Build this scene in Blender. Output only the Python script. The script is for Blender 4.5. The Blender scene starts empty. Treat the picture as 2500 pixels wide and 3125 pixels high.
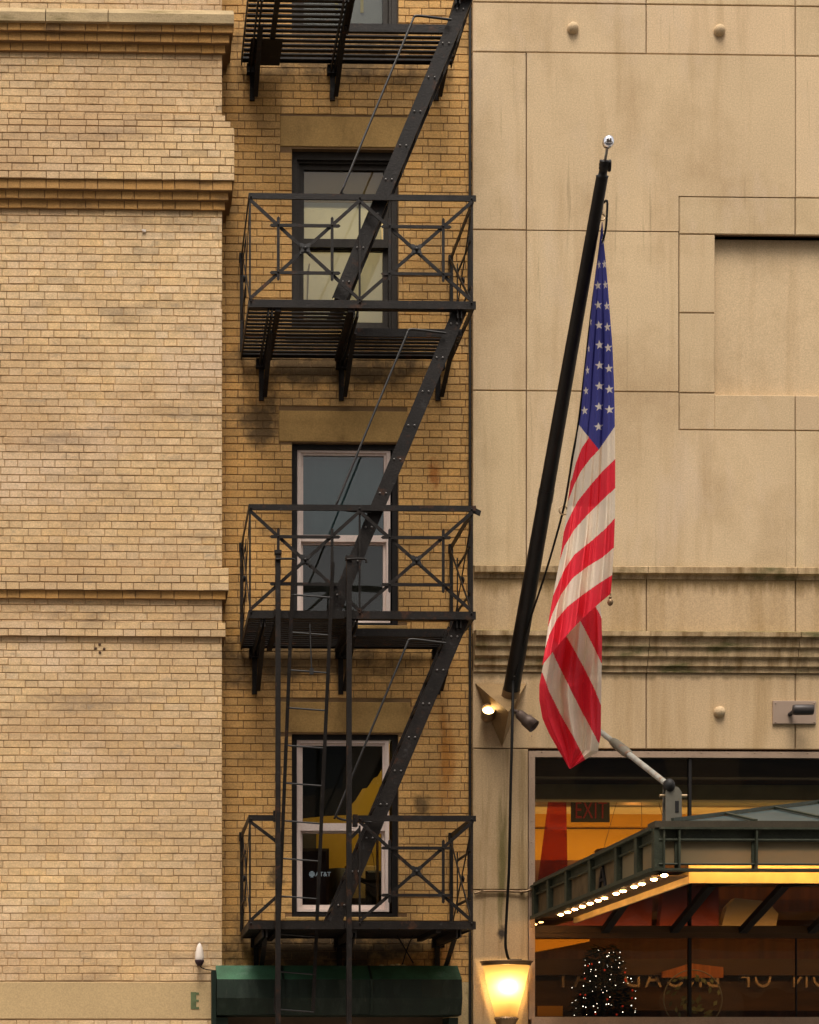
import bpy, math, random
from mathutils import Vector, Matrix
R = math.radians
rng = random.Random(7)
SC = bpy.context.scene
COL = SC.collection

# ------------------------------------------------------------------ camera, sky, sun, exposure
YAW = R(1.1)
CAM = Vector((0.0, -13.6, 1.65))
FPX, PX0, PY0 = 4624.0, 509.0, 3280.0          # focal length and principal point, in photo pixels (2500 x 3125)
cd = bpy.data.cameras.new('camera')
cam = bpy.data.objects.new('camera', cd)
COL.objects.link(cam)
cam.location = CAM
cam.rotation_euler = (R(90), 0, -YAW)
cd.sensor_fit = 'HORIZONTAL'
cd.sensor_width = 36.0
cd.lens = FPX / 2500 * 36
cd.shift_x = (1250 - PX0) / 2500
cd.shift_y = (PY0 - 1562.5) / 2500
cd.clip_start = 0.1
cd.clip_end = 500
SC.camera = cam

W = bpy.data.worlds.new('World')
SC.world = W
W.use_nodes = True
nt = W.node_tree
bg = nt.nodes['Background']
sky = nt.nodes.new('ShaderNodeTexSky')
sky.sky_type = 'NISHITA'
sky.sun_disc = False
sky.sun_elevation = R(66)
sky.sun_rotation = R(192)
sky.dust_density = 4.0
hsv = nt.nodes.new('ShaderNodeHueSaturation')
hsv.inputs['Saturation'].default_value = 0.25
nt.links.new(sky.outputs[0], hsv.inputs['Color'])
tn = nt.nodes.new('ShaderNodeMix'); tn.data_type = 'RGBA'; tn.blend_type = 'MULTIPLY'; tn.inputs[0].default_value = 1.0
tn.inputs[7].default_value = (1.03, 0.97, 0.91, 1)      # warm hazy overcast
nt.links.new(hsv.outputs[0], tn.inputs[6]); nt.links.new(tn.outputs[2], bg.inputs[0])
bg.inputs[1].default_value = 0.15

sd = bpy.data.lights.new('sun', 'SUN')
sun = bpy.data.objects.new('sun', sd)
COL.objects.link(sun)
sun.rotation_euler = (R(24), 0, R(-12))
sun.location = (-3, -10, 25)
sd.energy = 1.5
sd.angle = R(25)
sd.color = (1.0, 0.91, 0.80)

SC.view_settings.view_transform = 'Standard'
SC.view_settings.look = 'None'
SC.view_settings.exposure = 0.72
SC.view_settings.gamma = 1.0
SC.cycles.use_denoising = True
SC.cycles.max_bounces = 8
SC.cycles.transparent_max_bounces = 12
SC.cycles.sample_clamp_indirect = 4.0
SC.cycles.caustics_reflective = False
SC.cycles.caustics_refractive = False

def P(px, py, Y):
    """world point seen at photo pixel px,py on the plane y=Y (used to measure the place from the photograph)"""
    u = (px - PX0) / FPX
    v = (PY0 - py) / FPX
    t = (Y - CAM.y) / (math.cos(YAW) - u * math.sin(YAW))
    return Vector((t * (u * math.cos(YAW) + math.sin(YAW)), Y, CAM.z + t * v))
def PX(px, Y, py=1600): return P(px, py, Y).x
def PZ(py, Y, px=1250): return P(px, py, Y).z

# ------------------------------------------------------------------ materials
def lin(r, g, b):
    f = lambda c: (c / 255 / 12.92) if c / 255 <= 0.04045 else ((c / 255 + 0.055) / 1.055) ** 2.4
    return (f(r), f(g), f(b), 1)
MATS = {}
def mat(name, base, rough=0.7, metal=0.0, var=0.0, scale=(6, 6, 6), dirt=None, dirt_scale=(2, 2, 2), dirt_rng=(0.5, 0.75),
        bump=0.0, bump_scale=60, grain=0.0, tint=False, emit=None, estr=0.0, spec=0.3, sheen=0.0, stains_and_shade=None, transl=0.0):
    """principled material with position-based mottling (var), dirt blotches, fine grain and bump"""
    if name in MATS: return MATS[name]
    m = bpy.data.materials.new(name)
    m.use_nodes = True
    t = m.node_tree
    N, L = t.nodes, t.links
    b = N['Principled BSDF']
    b.inputs['Roughness'].default_value = rough
    b.inputs['Metallic'].default_value = metal
    b.inputs['Specular IOR Level'].default_value = spec
    base = tuple(base[:3]) + (1,)
    rgb = N.new('ShaderNodeRGB'); rgb.outputs[0].default_value = base
    c = rgb.outputs[0]
    geo = N.new('ShaderNodeNewGeometry')
    def noise(sc, detail=5, rough_=0.55):
        mp = N.new('ShaderNodeVectorMath'); mp.operation = 'MULTIPLY'
        mp.inputs[1].default_value = sc
        L.new(geo.outputs['Position'], mp.inputs[0])
        n = N.new('ShaderNodeTexNoise')
        n.inputs['Scale'].default_value = 1.0
        n.inputs['Detail'].default_value = detail
        n.inputs['Roughness'].default_value = rough_
        L.new(mp.outputs[0], n.inputs['Vector'])
        return n.outputs['Fac']
    def ramp(v, a, bb, lo, hi):
        r = N.new('ShaderNodeMapRange')
        r.inputs['From Min'].default_value = a; r.inputs['From Max'].default_value = bb
        r.inputs['To Min'].default_value = lo; r.inputs['To Max'].default_value = hi
        L.new(v, r.inputs['Value'])
        return r.outputs[0]
    def mixc(fac, a, bcol, mode='MIX'):
        x = N.new('ShaderNodeMix'); x.data_type = 'RGBA'; x.blend_type = mode
        if isinstance(fac, (int, float)): x.inputs[0].default_value = fac
        else: L.new(fac, x.inputs[0])
        L.new(a, x.inputs[6])
        if isinstance(bcol, tuple): x.inputs[7].default_value = bcol
        else: L.new(bcol, x.inputs[7])
        return x.outputs[2]
    def scl(col, v):
        x = N.new('ShaderNodeVectorMath'); x.operation = 'SCALE'
        L.new(col, x.inputs[0]); L.new(v, x.inputs['Scale'])
        return x.outputs[0]
    if tint:
        a = N.new('ShaderNodeAttribute'); a.attribute_name = 'tint'
        c = mixc(1.0, c, a.outputs['Color'], 'MULTIPLY')
    if var:
        c = scl(c, ramp(noise(scale), 0.3, 0.7, 1 - var, 1 + var))
    if dirt:
        for d in (dirt if isinstance(dirt, list) else [(dirt, dirt_scale, dirt_rng)]):
            c = mixc(ramp(noise(d[1], 6, 0.62), d[2][0], d[2][1], 0, 1), c, tuple(d[0][:3]) + (1,))
    if stains_and_shade:
        sep = N.new('ShaderNodeSeparateXYZ'); L.new(geo.outputs['Position'], sep.inputs[0])
        def mth(op, a, b2):
            x = N.new('ShaderNodeMath'); x.operation = op
            for i, q in enumerate((a, b2)):
                if isinstance(q, (int, float)): x.inputs[i].default_value = q
                else: L.new(q, x.inputs[i])
            x.use_clamp = op in ('SUBTRACT_C',)
            return x.outputs[0]
        for (col, x0, z0, rx, rz, sc, amt) in stains_and_shade:
            dx = mth('DIVIDE', mth('SUBTRACT', sep.outputs['X'], x0), rx)
            dz = mth('DIVIDE', mth('SUBTRACT', sep.outputs['Z'], z0), rz)
            d2 = mth('SQRT', mth('ADD', mth('MULTIPLY', dx, dx), mth('MULTIPLY', dz, dz)), 0)
            k = mth('ADD', d2, mth('MULTIPLY', mth('SUBTRACT', noise(sc, 5, 0.65), 0.5), 2.2))
            c = mixc(ramp(k, 0.35, 1.0, amt, 0), c, tuple(col[:3]) + (1,))
    if grain:
        c = scl(c, ramp(noise((80, 80, 80), 2, 0.6), 0.3, 0.7, 1 - grain, 1 + grain))
    L.new(c, b.inputs['Base Color'])
    if bump:
        bp = N.new('ShaderNodeBump')
        bp.inputs['Strength'].default_value = bump
        bp.inputs['Distance'].default_value = 0.01
        L.new(noise((bump_scale,) * 3, 4), bp.inputs['Height'])
        L.new(bp.outputs[0], b.inputs['Normal'])
    if emit:
        b.inputs['Emission Color'].default_value = tuple(emit[:3]) + (1,)
        b.inputs['Emission Strength'].default_value = estr
    if transl:
        tr = N.new('ShaderNodeBsdfTranslucent'); L.new(c, tr.inputs[0])
        ms = N.new('ShaderNodeMixShader'); ms.inputs[0].default_value = transl
        L.new(b.outputs[0], ms.inputs[1]); L.new(tr.outputs[0], ms.inputs[2])
        L.new(ms.outputs[0], N['Material Output'].inputs[0])
    MATS[name] = m
    return m
def glass(name, tint=(0.85, 0.9, 0.9), ior=1.5, refl=1.0, rough=0.0):
    m = bpy.data.materials.new(name); m.use_nodes = True
    N, L = m.node_tree.nodes, m.node_tree.links
    N.remove(N['Principled BSDF'])
    tr = N.new('ShaderNodeBsdfTransparent'); tr.inputs[0].default_value = tuple(tint) + (1,)
    gl = N.new('ShaderNodeBsdfGlossy'); gl.inputs['Roughness'].default_value = rough
    fr = N.new('ShaderNodeFresnel'); fr.inputs[0].default_value = ior
    mu = N.new('ShaderNodeMath'); mu.operation = 'MULTIPLY'; mu.inputs[1].default_value = refl; mu.use_clamp = True
    L.new(fr.outputs[0], mu.inputs[0])
    # slight waviness of the pane
    geo = N.new('ShaderNodeNewGeometry'); nz = N.new('ShaderNodeTexNoise'); nz.inputs['Scale'].default_value = 2.2
    nz.inputs['Detail'].default_value = 1.0
    L.new(geo.outputs['Position'], nz.inputs['Vector'])
    bp = N.new('ShaderNodeBump'); bp.inputs['Strength'].default_value = 0.12; bp.inputs['Distance'].default_value = 0.02
    L.new(nz.outputs['Fac'], bp.inputs['Height']); L.new(bp.outputs[0], gl.inputs['Normal'])
    mx = N.new('ShaderNodeMixShader')
    L.new(mu.outputs[0], mx.inputs[0]); L.new(tr.outputs[0], mx.inputs[1]); L.new(gl.outputs[0], mx.inputs[2])
    L.new(mx.outputs[0], N['Material Output'].inputs[0])
    return m

MOSS = (0.10, 0.095, 0.03)
M_brick = mat('pale_tan_brick', (0.69, 0.49, 0.262), 0.85, var=0.13, scale=(9, 9, 14), tint=True, bump=0.35, bump_scale=90, grain=0.16,
              dirt=[((0.50, 0.325, 0.17), (0.55, 0.55, 0.8), (0.42, 0.70)), ((0.70, 0.52, 0.35), (0.8, 0.8, 1.1), (0.52, 0.78)), ((0.22, 0.155, 0.10), (0.9, 0.9, 3.2), (0.57, 0.82)), ((0.30, 0.235, 0.16), (4, 4, 11), (0.60, 0.80))])
M_corbel = mat('weathered_corbel_brick', (0.44, 0.24, 0.075), 0.85, var=0.2, scale=(2, 2, 2), tint=True, bump=0.35, bump_scale=90, grain=0.16,
               dirt=[((0.10, 0.065, 0.04), (2.2, 2.2, 5), (0.55, 0.8))])
M_mortar = mat('dark_mortar', (0.20, 0.12, 0.055), 0.95, var=0.3, scale=(3, 3, 3), bump=0.3)
rx0 = PX(1350, 0)
M_mortar_pale = mat('pale_mortar', (0.42, 0.28, 0.15), 0.95, var=0.35, scale=(2, 2, 2), bump=0.3)
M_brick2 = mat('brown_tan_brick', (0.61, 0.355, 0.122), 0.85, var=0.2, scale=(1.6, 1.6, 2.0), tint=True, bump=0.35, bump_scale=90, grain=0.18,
               dirt=[((0.10, 0.062, 0.03), (1.2, 1.2, 2.4), (0.56, 0.82))],
               stains_and_shade=[((0.42, 0.16, 0.02), PX(1360, 0), PZ(2330, 0), 0.10, 0.55, (9, 9, 2.2), 0.75),
                       ((0.40, 0.13, 0.02), PX(1325, 0), PZ(1445, 0), 0.07, 0.16, (14, 14, 14), 0.8),
                       ((0.05, 0.035, 0.02), PX(1286, 0), PZ(2460, 0), 0.10, 0.12, (12, 12, 12), 0.7),
                       ((0.05, 0.035, 0.02), PX(840, 0), PZ(2680, 0), 0.10, 0.10, (12, 12, 12), 0.75),
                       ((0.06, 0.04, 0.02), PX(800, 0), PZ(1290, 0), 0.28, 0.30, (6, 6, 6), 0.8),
                       ((0.06, 0.04, 0.02), PX(1000, 0), PZ(170, 0), 1.2, 0.32, (4, 4, 4), 0.8),  # from here on: grime plus painted shade below each landing
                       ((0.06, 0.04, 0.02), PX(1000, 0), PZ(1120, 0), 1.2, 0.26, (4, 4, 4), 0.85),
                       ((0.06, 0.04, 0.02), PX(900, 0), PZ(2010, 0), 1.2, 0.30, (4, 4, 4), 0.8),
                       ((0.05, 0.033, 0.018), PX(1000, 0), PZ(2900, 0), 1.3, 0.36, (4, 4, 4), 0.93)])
M_lintel = mat('brown_stone_lintel', (0.44, 0.27, 0.092), 0.9, var=0.16, scale=(2.5, 2.5, 1.2), bump=0.2, grain=0.14,
               dirt=[((0.16, 0.09, 0.03), (3, 3, 1.2), (0.55, 0.8))])
M_coping = mat('mossy_stone_coping', (0.40, 0.30, 0.165), 0.9, var=0.2, scale=(3, 3, 8), bump=0.4, grain=0.14,
               dirt=[((0.16, 0.125, 0.045), (3, 3, 9), (0.52, 0.72))])
M_band = mat('smooth_tan_stone', (0.50, 0.36, 0.185), 0.9, var=0.07, scale=(1.2, 1.2, 1.5), bump=0.15, grain=0.12)
M_stone = mat('cast_stone_panel', (0.61, 0.455, 0.272), 0.9, tint=True, var=0.07, scale=(0.8, 0.8, 0.8), bump=0.22, bump_scale=140, grain=0.15,
              dirt=[((0.46, 0.315, 0.17), (5.5, 5.5, 0.45), (0.52, 0.82)), ((0.42, 0.29, 0.155), (1.3, 1.3, 1.1), (0.48, 0.80)), ((0.62, 0.48, 0.33), (2.0, 2.0, 0.8), (0.55, 0.85)),
                    ((0.27, 0.195, 0.10), (18, 18, 0.7), (0.63, 0.84))])
M_stone2 = mat('plain_cast_stone', (0.61, 0.455, 0.272), 0.9, var=0.07, scale=(0.8, 0.8, 0.8), bump=0.22, bump_scale=140, grain=0.15,
               dirt=[((0.46, 0.315, 0.17), (5.5, 5.5, 0.45), (0.52, 0.82)), ((0.42, 0.29, 0.155), (1.3, 1.3, 1.1), (0.48, 0.80))])
M_ledge = mat('mossy_stone_cornice', (0.50, 0.36, 0.20), 0.9, var=0.12, scale=(2, 2, 3), bump=0.25, bump_scale=120, grain=0.15,
              dirt=[((0.20, 0.125, 0.05), (9, 9, 1.5), (0.40, 0.66)), (MOSS, (2.5, 2.5, 9), (0.52, 0.70)), ((0.07, 0.045, 0.02), (5, 5, 3), (0.60, 0.78))])
M_moss = mat('mossy_ledge_top', (0.20, 0.165, 0.055), 0.95, var=0.3, scale=(6, 6, 6), bump=0.5, grain=0.2,
             dirt=[((0.36, 0.27, 0.13), (4, 4, 4), (0.50, 0.7))])
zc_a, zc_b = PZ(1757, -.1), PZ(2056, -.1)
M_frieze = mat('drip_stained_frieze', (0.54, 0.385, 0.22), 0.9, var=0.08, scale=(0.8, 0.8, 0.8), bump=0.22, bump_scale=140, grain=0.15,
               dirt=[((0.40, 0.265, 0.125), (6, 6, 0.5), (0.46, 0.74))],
               stains_and_shade=[((0.22, 0.14, 0.05), 5.0, zc_a, 30.0, 0.16, (16, 16, 1.6), 0.75), ((0.10, 0.07, 0.03), 5.0, zc_b, 30.0, 0.05, (12, 12, 2), 0.6)])
M_joint = mat('dark_joint', (0.10, 0.058, 0.034), 0.95)
M_pier = mat('stained_pier_stone', (0.47, 0.33, 0.18), 0.9, var=0.08, scale=(1, 1, 1), bump=0.22, bump_scale=140, grain=0.15,
             dirt=[((0.20, 0.135, 0.055), (13, 13, 0.7), (0.52, 0.76)), ((0.34, 0.22, 0.10), (2, 2, 1.0), (0.5, 0.75))],
             stains_and_shade=[((0.10, 0.085, 0.02), PX(1535, -.1), PZ(2660, -.1), 0.06, 0.75, (14, 14, 1.2), 0.8),
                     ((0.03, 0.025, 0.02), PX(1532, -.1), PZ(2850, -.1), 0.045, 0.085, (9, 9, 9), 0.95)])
M_iron = mat('black_painted_iron', (0.0125, 0.010, 0.0085), 0.5, var=0.35, scale=(7, 7, 7), bump=0.25, bump_scale=70, spec=0.2, grain=0.35,
             dirt=[((0.075, 0.030, 0.013), (9, 9, 9), (0.58, 0.76)), ((0.035, 0.033, 0.032), (14, 14, 14), (0.62, 0.74))])
M_iron2 = mat('worn_iron_rod', (0.013, 0.012, 0.011), 0.45, 0.0, var=0.3, scale=(9, 9, 9), spec=0.5)
M_rivet = mat('highlight_rivet', (0.16, 0.15, 0.14), 0.35, 0.6)  # lighter than the ironwork, painting in the rivet highlights
M_wood = mat('dark_painted_wood', (0.024, 0.018, 0.012), 0.6, var=0.25, scale=(30, 30, 3), bump=0.2, grain=0.2)
M_brown = mat('black_brown_trim', (0.009, 0.007, 0.006), 0.6, var=0.3, scale=(9, 9, 9), grain=0.2)
M_vinyl = mat('white_vinyl', (0.80, 0.66, 0.58), 0.45, var=0.05, scale=(5, 5, 5), grain=0.06)
M_blind = mat('cream_roller_blind', (0.72, 0.68, 0.55), 0.9, var=0.06, scale=(2, 2, 2), transl=0.5)
M_blind2 = mat('olive_shade_fabric', (0.34, 0.26, 0.13), 0.9, var=0.06, scale=(2, 2, 2), transl=0.35)
M_curt = mat('grey_blue_curtain', (0.095, 0.18, 0.19), 0.9, var=0.25, scale=(1.5, 1.5, 1.2))
M_screen = mat('dark_insect_screen', (0.028, 0.027, 0.022), 0.9, var=0.1, scale=(3, 3, 3))
M_frost = mat('grey_film_pane', (0.22, 0.215, 0.19), 0.6, var=0.1, scale=(3, 3, 3))
M_yellowpaint = mat('yellow_paint', (0.42, 0.31, 0.05), 0.7)
G_win = glass('window_glass', (0.90, 0.92, 0.90), 1.5, 0.55)
G_win2 = glass('reflective_window_glass', (0.88, 0.91, 0.90), 1.5, 0.8)
G_lobby = glass('lobby_glass', (0.80, 0.80, 0.76), 1.5, 0.9)
M_alum = mat('pinkish_bronze_aluminium', (0.40, 0.285, 0.20), 0.45, 0.3, var=0.12, scale=(4, 4, 4), grain=0.1)
M_olive = mat('dim_lobby_ceiling', (0.72, 0.57, 0.30), 0.9, var=0.1)
M_orange = mat('orange_lobby_wall', (0.60, 0.30, 0.03), 0.8, var=0.06, scale=(1, 1, 3))
M_glowtone = mat('glow_toned_wood', (0.36, 0.11, 0.018), 0.5, var=0.35, scale=(26, 26, 1))  # wood tone standing for an orange glow in the lobby
M_walnut = mat('walnut_panel', (0.15, 0.05, 0.014), 0.5, var=0.35, scale=(14, 14, 0.8), spec=0.4)
M_darkwood = mat('dark_walnut_beam', (0.07, 0.034, 0.011), 0.55, var=0.3, scale=(2, 2, 14))
M_red = mat('dark_red_cloth', (0.55, 0.05, 0.035), 0.85, var=0.15, scale=(9, 9, 1), transl=0.3)
M_reflfilm = bpy.data.materials.new('red_reflection_film'); M_reflfilm.use_nodes = True  # see-through red film painted in for a reflection in the lobby glass
_n, _l = M_reflfilm.node_tree.nodes, M_reflfilm.node_tree.links
_b = _n['Principled BSDF']; _b.inputs['Base Color'].default_value = (0.55, 0.05, 0.03, 1); _b.inputs['Roughness'].default_value = 0.85
_t = _n.new('ShaderNodeBsdfTransparent'); _t.inputs[0].default_value = (0.9, 0.35, 0.25, 1)
_m = _n.new('ShaderNodeMixShader'); _m.inputs[0].default_value = 0.66
_l.new(_b.outputs[0], _m.inputs[1]); _l.new(_t.outputs[0], _m.inputs[2]); _l.new(_m.outputs[0], _n['Material Output'].inputs[0])
M_black = mat('matt_black', (0.012, 0.011, 0.010), 0.6)
M_exit = mat('exit_plate', (0.05, 0.038, 0.018), 0.6)
M_exitred = mat('exit_letters', (0.22, 0.02, 0.012), 0.6, emit=(0.6, 0.03, 0.01), estr=0.03)
M_pole = mat('black_flagpole_paint', (0.013, 0.0105, 0.009), 0.36, var=0.3, scale=(8, 8, 3), spec=0.25, bump=0.1, grain=0.2)
M_chrome = mat('chrome', (0.75, 0.74, 0.76), 0.08, 1.0)
M_brass = mat('aged_brass', (0.55, 0.40, 0.24), 0.35, 0.9)
M_bronze = mat('bronze_bracket_paint', (0.27, 0.175, 0.08), 0.5, 0.25, var=0.15, scale=(6, 6, 6), grain=0.15,
               dirt=[((0.15, 0.09, 0.04), (6, 6, 6), (0.58, 0.8))])
M_bronze2 = mat('dull_bronze_metal', (0.23, 0.15, 0.08), 0.45, 0.5, var=0.15, scale=(6, 6, 6))
M_cable = mat('black_rubber_cable', (0.008, 0.007, 0.006), 0.6, spec=0.2)
M_flagred = mat('red_flag_nylon', (0.80, 0.030, 0.055), 0.65, var=0.05, scale=(20, 20, 4), transl=0.38, grain=0.05)
M_flagwhite = mat('white_flag_nylon', (0.82, 0.71, 0.57), 0.65, var=0.05, scale=(20, 20, 4), transl=0.38, grain=0.05)
M_flagblue = mat('blue_flag_nylon', (0.050, 0.055, 0.26), 0.65, var=0.06, scale=(20, 20, 4), transl=0.3, grain=0.06)
M_star = mat('white_star_embroidery', (0.68, 0.62, 0.56), 0.7)
M_green = mat('canopy_green_paint', (0.038, 0.043, 0.027), 0.5, 0.1, var=0.25, scale=(7, 7, 7), bump=0.3, grain=0.2,
              dirt=[((0.09, 0.08, 0.052), (10, 10, 10), (0.60, 0.78))])
M_capbrown = mat('canopy_brown_cap', (0.050, 0.039, 0.023), 0.6, var=0.2, scale=(5, 5, 5), grain=0.15)
M_infill = mat('frosted_fascia_infill', (0.30, 0.235, 0.13), 0.6, var=0.1, scale=(2, 2, 2), transl=0.4)
M_infill2 = mat('dull_brown_fascia_infill', (0.13, 0.085, 0.04), 0.6, var=0.35, scale=(14, 14, 7))
M_roofglass = mat('dusty_blue_roof_glass', (0.040, 0.062, 0.064), 0.38, 0.0, var=0.2, scale=(5, 5, 5), spec=0.25,
                  dirt=[((0.085, 0.09, 0.078), (6, 6, 6), (0.5, 0.8))])
M_galv = mat('galvanised_pipe', (0.34, 0.34, 0.30), 0.5, 0.35, var=0.2, scale=(9, 9, 9),
             dirt=[((0.26, 0.15, 0.08), (8, 8, 8), (0.52, 0.68))])
M_galv2 = mat('grey_painted_steel', (0.15, 0.14, 0.11), 0.5, 0.2, var=0.2, scale=(9, 9, 9),
              dirt=[((0.22, 0.11, 0.06), (14, 14, 14), (0.58, 0.7))])
M_curb = mat('cream_light_trough', (0.66, 0.47, 0.18), 0.7, var=0.15, scale=(6, 6, 6))
M_bulb = mat('lit_bulb', (1, 0.9, 0.7), 0.5, emit=(1.0, 0.52, 0.17), estr=60.0)
M_soffit = mat('brown_soffit', (0.085, 0.055, 0.03), 0.6, var=0.2, scale=(6, 6, 6))
M_awn_skylit = mat('skylit_green_top', (0.036, 0.10, 0.055), 0.5, var=0.3, scale=(5, 5, 5), grain=0.15, spec=0.3,  # top facet colour lightened to stand for sky light on it
                 dirt=[((0.16, 0.24, 0.19), (4, 4, 4), (0.58, 0.85))])
M_awn = mat('dark_green_shutter_box', (0.005, 0.013, 0.007), 0.55, var=0.3, scale=(5, 5, 5), grain=0.2, spec=0.3,
            dirt=[((0.022, 0.034, 0.024), (7, 7, 2.5), (0.50, 0.72)), ((0.05, 0.05, 0.035), (20, 20, 3), (0.64, 0.8))])
M_plaster = mat('yellow_plaster', (0.52, 0.40, 0.21), 0.9, var=0.12, scale=(4, 4, 4), bump=0.3, grain=0.2,
                dirt=[((0.25, 0.16, 0.06), (9, 9, 9), (0.6, 0.75))])
M_greenmark = mat('green_spray_paint', (0.13, 0.165, 0.075), 0.8, var=0.3, scale=(14, 14, 14))
M_wplastic = mat('white_plastic', (0.70, 0.62, 0.54), 0.4)
M_plate = mat('pinkish_steel_plate', (0.42, 0.31, 0.235), 0.4, 0.25, var=0.06, scale=(4, 4, 4))
M_camgrey = mat('dark_grey_housing', (0.06, 0.052, 0.05), 0.45, 0.2)
M_shade = mat('frosted_lamp_glass', (0.55, 0.42, 0.21), 0.5, transl=0.85)
M_rustgrey = mat('rusty_grey_lamp_body', (0.10, 0.07, 0.055), 0.5, 0.3, var=0.3, scale=(18, 18, 18))
M_yellowwall = mat('yellow_room_wall', (0.55, 0.37, 0.06), 0.8, var=0.12, scale=(3, 3, 3))
M_carton = mat('dark_purple_cloth', (0.035, 0.018, 0.022), 0.8)
M_printwhite = mat('white_print', (0.6, 0.65, 0.7), 0.6, emit=(0.7, 0.8, 0.9), estr=0.12)
M_needle = mat('fir_needles', (0.007, 0.011, 0.005), 0.7)
M_tinylamp = mat('tiny_white_lamp', (1, 0.95, 0.85), 0.5, emit=(1.0, 0.92, 0.78), estr=4.5)
M_bauble = mat('red_bauble', (0.35, 0.02, 0.01), 0.2, emit=(0.8, 0.05, 0.02), estr=0.15)
M_leaf = mat('dry_olive_leaves', (0.10, 0.115, 0.06), 0.7, var=0.3, scale=(20, 20, 20))
M_reflletter = mat('reflected_letter_metal', (0.36, 0.27, 0.19), 0.35, 0.6)
M_asphalt = mat('asphalt', (0.05, 0.05, 0.052), 0.9, var=0.2, scale=(3, 3, 3), bump=0.3)
M_paving = mat('concrete_paving', (0.30, 0.27, 0.24), 0.9, var=0.15, scale=(2, 2, 2), bump=0.2)
M_opp = mat('opposite_facade_stone', (0.26, 0.20, 0.14), 0.85, var=0.15, scale=(1, 1, 1))
M_oppwin = mat('dark_opposite_glass', (0.03, 0.035, 0.04), 0.1, spec=0.5)
M_cream = mat('cream_lampshade', (0.46, 0.36, 0.22), 0.8)
M_pink = mat('pinkish_red_drape', (0.26, 0.062, 0.052), 0.85, var=0.12, scale=(6, 6, 2))

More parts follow.
